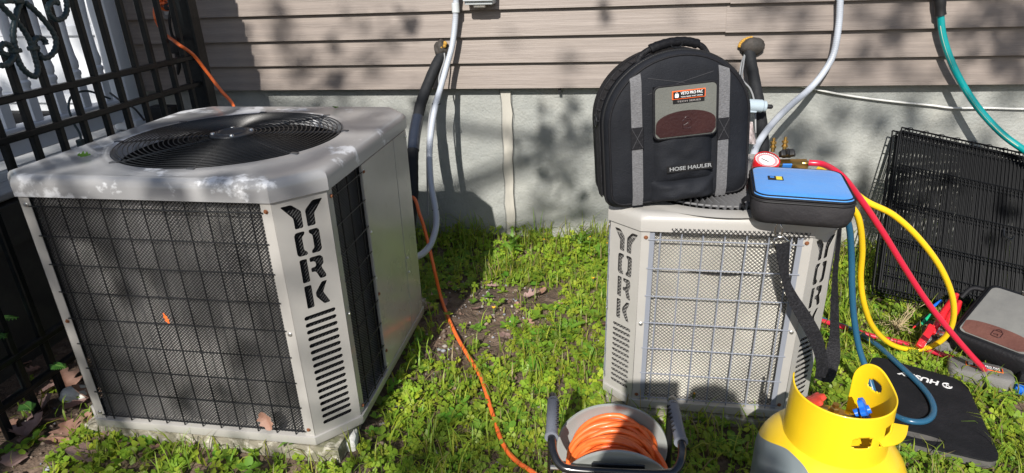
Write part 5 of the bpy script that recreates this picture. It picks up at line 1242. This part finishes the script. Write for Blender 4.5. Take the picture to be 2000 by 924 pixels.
# dry root tuft by the crate
rt = MB()
for k in range(70):
    c0 = at(1752, 640, Z=.03)+V((random.gauss(0, .022), random.gauss(0, .015), 0)); d = V((random.gauss(0, 1), random.gauss(0, 1), random.uniform(0, 1.4)))*.03
    rt.tube([c0, c0+d*.6+V((0, 0, .008)), c0+d+V((random.gauss(0, .006), 0, -.004))], .0009, 4)
for k in range(8):
    c0 = at(1755, 640, Z=.04); rt.tube([c0, c0+V((.01, .0, .05))+V((random.gauss(0, .01), 0, 0)), c0+V((.03+random.gauss(0, .015), .0, .10))], .0009, 4)
mt['straw'] = M('dry_straw', (.42, .33, .19), .8)
tag(rt.build('dry_root_tuft', 'straw', ang=60, fix=False), 'tuft of dry pale roots at the foot of the crate', 'weed')

# ------------------------------------------------------------------ the photographer, whose shadow falls on the small unit
def person():
    J = {}; R = {}
    side = V((SUN_D.y, -SUN_D.x, 0)).normalized(); back = V((-SUN_D.x, -SUN_D.y, 0)).normalized(); upv = side.cross(SUN_D).normalized()
    if upv.z < 0: upv = -upv
    def pt(dx, du, s): return CAM-SUN_D*s+side*dx+upv*du     # along the sun line through the camera
    head = pt(.135, -.055, .34)
    E_, names = [], []
    def add(n, p, r, par=None):
        J[n] = len(names); names.append((p, r)); 
        if par: E_.append((J[par], J[n]))
    nb = head+V((0, 0, -.15))+back*.02; ch = head+V((0, 0, -.31))+back*.06; pv = V((head.x-.02, head.y-.42, .52))
    add('pelvis', pv, .15); add('chest', ch, .19, 'pelvis'); add('neck', nb, .06, 'chest'); add('jaw', head+V((0, .01, -.05)), .075, 'neck'); add('head', head+V((0, 0, .02)), .088, 'jaw'); add('crown', head+V((0, -.01, .055)), .07, 'head')
    hand = {-1: pt(-.035, -.075, .05), 1: pt(.055, -.075, .06)}
    for s in (-1, 1):
        sh = ch+side*(s*.19)+V((0, 0, .17)); el = sh.lerp(hand[s], .5)+V((0, 0, -.13))+side*(s*.06)
        add('sh%d' % s, sh, .07, 'chest'); add('el%d' % s, el, .048, 'sh%d' % s); add('wr%d' % s, hand[s].lerp(el, .25), .042, 'el%d' % s)
        hp = pv+side*(s*.10)+V((0, 0, -.02)); kn = V((hp.x+s*.06, hp.y+.32, .36)) if s > 0 else V((hp.x-.05, hp.y+.25, .10)); an = V((kn.x, kn.y-.10, .07)) if s > 0 else V((kn.x, kn.y-.38, .08)); toe = an+V((0, .14, -.03)) if s > 0 else an+V((0, -.08, -.02))
        add('hp%d' % s, hp, .10, 'pelvis'); add('kn%d' % s, kn, .07, 'hp%d' % s); add('an%d' % s, an, .05, 'kn%d' % s); add('to%d' % s, toe, .045, 'an%d' % s)
        w = J['wr%d' % s]; add('pa%d' % s, hand[s], .026, 'wr%d' % s)
        for f in range(5):
            fp = hand[s]+upv*(.055-.006*abs(f-2))+side*((f-2)*.012*1.0)+(side*(-s*.03)-upv*.02 if f == 0 else V((0, 0, 0)))
            add('f%d%d' % (s, f), hand[s].lerp(fp, .55)-back*.008, .009, 'pa%d' % s); add('g%d%d' % (s, f), fp+back*.012, .0075, 'f%d%d' % (s, f))
    me = bpy.data.meshes.new('person'); base_ = V((pv.x, pv.y, 0)); me.from_pydata([tuple(p-base_) for p, r in names], E_, []); o = bpy.data.objects.new('person', me); COL.objects.link(o); o.location = base_
    sk_ = o.modifiers.new('skin', 'SKIN')
    for i, (p, r) in enumerate(names): me.skin_vertices[0].data[i].radius = (r*1.22, r*1.22)
    me.skin_vertices[0].data[0].use_root = True; sb = o.modifiers.new('sub', 'SUBSURF'); sb.levels = sb.render_levels = 1
    me.materials.append(mt['cloth_dark']); return tag(o, 'person in dark clothes kneeling to take the photo, shadow on the small unit', 'person')
person()
ph = thing('smartphone', 'dark smartphone held up to take the photo', 'phone', mw=frame(CAM-fw*.016-rr*.045-uu*.012, rr, uu))
MB().rbox((0, 0, -.004), (.165, .077, .0085), .004, 2).build('shell', 'rubber', ph)
MB().rbox((.045, .012, .0015), (.03, .03, .0025), .001, 1).build('camera_bump', 'tubeblack', ph)

# ------------------------------------------------------------------ tree behind the camera that dapples the sunlight
SH = []   # (target point, radius across the beam, density)
def shade(x, y, r, dens=1., **pl): SH.append((at(x, y, **pl), r, dens))
wall = dict(Y=-.03)
for x, y, r, d in ((470, 60, .07, .5), (545, 20, .08, .8), (555, 80, .08, .9), (590, 140, .10, .7), (480, 190, .08, .7), (660, 100, .07, .6), (690, 40, .06, .5), (730, 140, .08, .6), (660, 170, .09, .6), (800, 40, .07, .5), (770, 90, .06, .45), (820, 200, .08, .7),
                   (1010, 300, .06, .4), (1060, 260, .11, 1.), (1100, 330, .13, 1.1), (1060, 340, .09, .8), (1180, 340, .10, .9), (1110, 240, .10, .8), (1150, 260, .09, .8), (1060, 400, .10, .8), (1140, 410, .11, .9), (1120, 200, .06, .5), (1110, 130, .06, .45), (1010, 90, .05, .3), (1050, 470, .08, .6),
                   (1180, 40, .06, .4), (1330, 40, .06, .45), (1430, 140, .06, .5), (1450, 30, .05, .5),
                   (1560, 40, .09, .8), (1500, 20, .07, .7), (1690, 20, .10, .9), (1740, 70, .09, .85), (1600, 110, .06, .6), (1680, 130, .09, .8), (1770, 150, .06, .7), (1560, 150, .07, .6), (1930, 30, .12, .95), (1950, 110, .10, .95), (1880, 60, .07, .7), (2000, 60, .12, .9), (1990, 150, .10, .8), (1760, 10, .08, .8), (1860, 140, .06, .5),
                   (1560, 260, .10, .9), (1610, 290, .09, .9), (1640, 220, .08, .8), (1720, 230, .08, .85), (1780, 210, .09, .8), (1610, 380, .11, .9), (1700, 400, .12, .85), (1690, 330, .06, .5), (1860, 240, .07, .6), (1930, 260, .08, .6), (1560, 350, .09, .8)):
    shade(x, y, r*1.05, d*(.62 if 1000 < x < 1200 and y > 150 else 1.3), **wall)
lf_ = dict(Y=-1.575)
for x, y, r, d in ((80, 420, .10, 1.2), (90, 520, .12, 1.2), (150, 600, .13, 1.2), (180, 720, .12, 1.1), (215, 800, .10, 1.0), (150, 450, .08, 1.0), (230, 560, .08, .9), (205, 480, .06, .7), (440, 500, .09, .9), (480, 580, .09, .9), (390, 600, .09, .9), (290, 560, .05, .6), (460, 680, .09, .8), (540, 760, .07, .6), (420, 780, .08, .7), (330, 800, .08, .7), (520, 640, .07, .8), (480, 420, .06, .6), (560, 560, .08, .75), (600, 480, .07, .6), (590, 690, .08, .6), (570, 400, .06, .6), (640, 800, .07, .6)): shade(x, y, r, d*(.95 if x < 235 else .52), **lf_)
cap_ = dict(Z=.845)
for x, y, r, d in ((120, 320, .10, 1.), (200, 290, .10, 1.), (280, 260, .10, .9), (330, 300, .12, 1.), (420, 280, .13, .9), (520, 260, .12, .9), (600, 240, .11, .9), (420, 225, .09, .8), (300, 355, .08, .9), (420, 355, .08, .9), (560, 330, .09, .9), (620, 300, .08, .9), (700, 240, .08, .8), (520, 360, .07, .8), (100, 360, .08, .9), (740, 220, .06, .7), (480, 310, .1, .8), (220, 350, .07, .6)): shade(x, y, r, d, **cap_)
for x, y, r, d in ((30, 880, .12, 1.), (90, 860, .08, .8), (200, 900, .10, .9), (330, 880, .09, .8), (450, 910, .08, .7), (100, 740, .05, .6), (560, 900, .07, .6), (730, 880, .06, .6), (820, 900, .10, .95), (930, 910, .10, .95), (1030, 905, .08, .8), (760, 820, .05, .4), (880, 860, .07, .7), (1410, 900, .09, .9), (1430, 850, .07, .8), (900, 520, .06, .5), (1000, 520, .05, .4), (30, 780, .07, .8), (-20, 820, .1, 1.), (1060, 540, .05, .4), (1130, 780, .05, .4)): shade(x, y, r, d, Z=.02)
for x, y, r, d in ((60, 160, .10, 1.2), (20, 230, .12, 1.3), (190, 190, .12, 1.3), (120, 220, .12, 1.3), (230, 110, .12, 1.3), (190, 40, .10, 1.2), (30, 20, .07, .8), (130, 60, .06, .8), (70, 80, .05, .7), (150, 120, .05, .7), (0, 110, .06, .7)): shade(x, y, r, d, Y=-.5)
for y, z in [(a, b) for a in (-.35, -.55, -.75, -.95, -1.15, -1.35, -1.55) for b in (.12, .35, .6, .85, 1.05, 1.25)]: SH.append((V((-1.76, y, z)), .10, .75))
for x, y, r, d in ((1950, 420, .08, .6), (1850, 350, .07, .6), (1780, 400, .06, .5), (1900, 480, .06, .5)): shade(x, y, r, d, Y=-.2)
for x, y, r, d in ((20, 40, .08, .9), (90, 60, .07, .8), (60, 130, .08, .9), (130, 140, .07, .8), (10, 190, .09, .9), (110, 20, .07, .8), (160, 80, .07, .8), (40, 90, .05, .5)): shade(x, y, r, d, Y=-.03)
rt_ = np.random.default_rng(5); pos, siz = [], []; hubs = []
sd_ = V((SUN_D.y, -SUN_D.x, 0)).normalized(); ud_ = sd_.cross(SUN_D).normalized()
for tgt, r, d in SH:
    dist = rt_.uniform(6.5, 10.5) if rt_.random() < .68 else rt_.uniform(4.2, 6.0); cen = tgt-SUN_D*dist; hubs.append(cen)
    n = int(d*1.15*math.pi*r*r/(.0011))
    for k in range(n):
        q = abs(rt_.normal(0, .52))*r; a = rt_.uniform(0, 6.283); p = cen+sd_*(q*math.cos(a))+ud_*(q*math.sin(a))+SUN_D*rt_.uniform(-.25, .25); pos.append(p); siz.append(rt_.uniform(.028, .046))
# the rest of the crown, away from the beams that reach the photograph
for k in range(2600):
    a = rt_.uniform(0, 6.283); rad = rt_.uniform(1.2, 3.4); p = V((-6.6+rad*math.cos(a)*1.1, -11.4+rad*math.sin(a)*.9, 8.2+rt_.normal(0, 1.2))); pos.append(p); siz.append(rt_.uniform(.05, .09))
pos = np.array([p[:] for p in pos]); siz = np.array(siz); N = len(pos)
q = rt_.normal(size=(N, 3)); q /= np.linalg.norm(q, axis=1)[:, None]; t_ = rt_.normal(size=(N, 3)); uA = np.cross(q, t_); uA /= np.linalg.norm(uA, axis=1)[:, None]; vA = np.cross(q, uA)
co = np.concatenate([pos+uA*siz[:, None]*a+vA*siz[:, None]*b for a, b in ((-1, 0), (-.2, .55), (1, 0), (-.2, -.55))]); idx = np.arange(N)
c = np.stack([.05+.04*rt_.random(N), .13+.07*rt_.random(N), .015+.01*rt_.random(N)], -1)
tree = thing('leafy_tree', 'leafy tree behind the camera casting dappled shade', 'tree', (-6.8, -11.8, 0))
cr_ = mesh_np('crown', co-np.array(tree.location[:]), np.stack([k*N+idx for k in range(4)], -1), np.tile(c, (4, 1)), (None, None), 'foliage'); cr_.parent = tree; del cr_['kind']
tk = MB(); base_ = V((0, 0, 0)); tk.tube(crom([(0, 0, -.2), (.05, .05, 2.2), (.0, .15, 4.8), (.2, .3, 7.5), (.3, .3, 10.2)], 6), [.22-.17*i/24 for i in range(25)], 12)
tk.build('trunk', 'bark', tree, ang=60)
lm = MB(); hb = [h-tree.location for h in hubs]
for k in range(0, len(hb), 9):
    s0 = V((.12, .2, 5.6+.02*k)); e = hb[k]; lm.tube(crom([s0, s0.lerp(e, .4)+V((0, 0, .35)), s0.lerp(e, .75)+V((0, 0, .2)), e], 5), [.05-.046*i/15 for i in range(16)], 6)
lm.build('limbs', 'bark', tree, ang=60)

# ------------------------------------------------------------------ pieces that belong to a part hang under that part
def base_name(o): return o.name.rsplit('.', 1)[0] if o.name.rsplit('.', 1)[-1].isdigit() else o.name
def under(t, rules, seq=False):
    kids = list(t.children)
    for pn, cns in rules.items():
        ps = [k for k in kids if base_name(k) == pn]
        if not ps: continue
        for cn in cns:
            for i, c in enumerate([k for k in kids if base_name(k) == cn]):
                p = ps[min(i*len(ps)//max(1, len([k for k in kids if base_name(k) == cn])), len(ps)-1)] if seq else ps[0]
                mb = p.matrix_basis.inverted() @ c.matrix_basis; c.parent = p; c.matrix_basis = mb
under(bag, {'pocket_flap': ['leather_patch', 'flap_binding', 'flap_side', 'embossed_emblem', 'label_border', 'label_patch', 'label_print', 'label_emblem', 'label_strip'], 'front_pocket': ['name_patch', 'name_print'], 'carry_handle': ['handle_wrap', 'buckle_ring'], 'zipper': ['zipper_teeth', 'zipper_tape'], 'gusset_webbing': ['webbing_loop', 'side_ring']})
under(bag, {'webbing_strap': ['strap_patch', 'stitching']}, True)
under(case, {'blue_lid': ['lid_label', 'label_panel', 'label_print'], 'shoulder_strap': ['swivel_clip']})
under(mg, {'gauge_body': ['dial_face', 'dial_band', 'needle'], 'manifold_block': ['manifold_label']})
under(tank, {'collar': ['folded_tab', 'weld_gap'], 'valve_body': ['valve_ports', 'red_handwheel', 'blue_handwheel']})
under(reel, {'handle_tube': ['grip', 'grip_rib']})
under(pouch, {'flap_panel': ['leather_patch', 'embossed_emblem'], 'pouch_base': ['label_border', 'label_patch', 'label_print', 'label_emblem']})
for u in (uL, uR):
    under(u, {'fan_motor': ['fan_blade']}); under(u, {'corner_post': ['post_flange', 'post_liner', 'post_screen']}, True)
under(ds, {'cover': ['latch']})
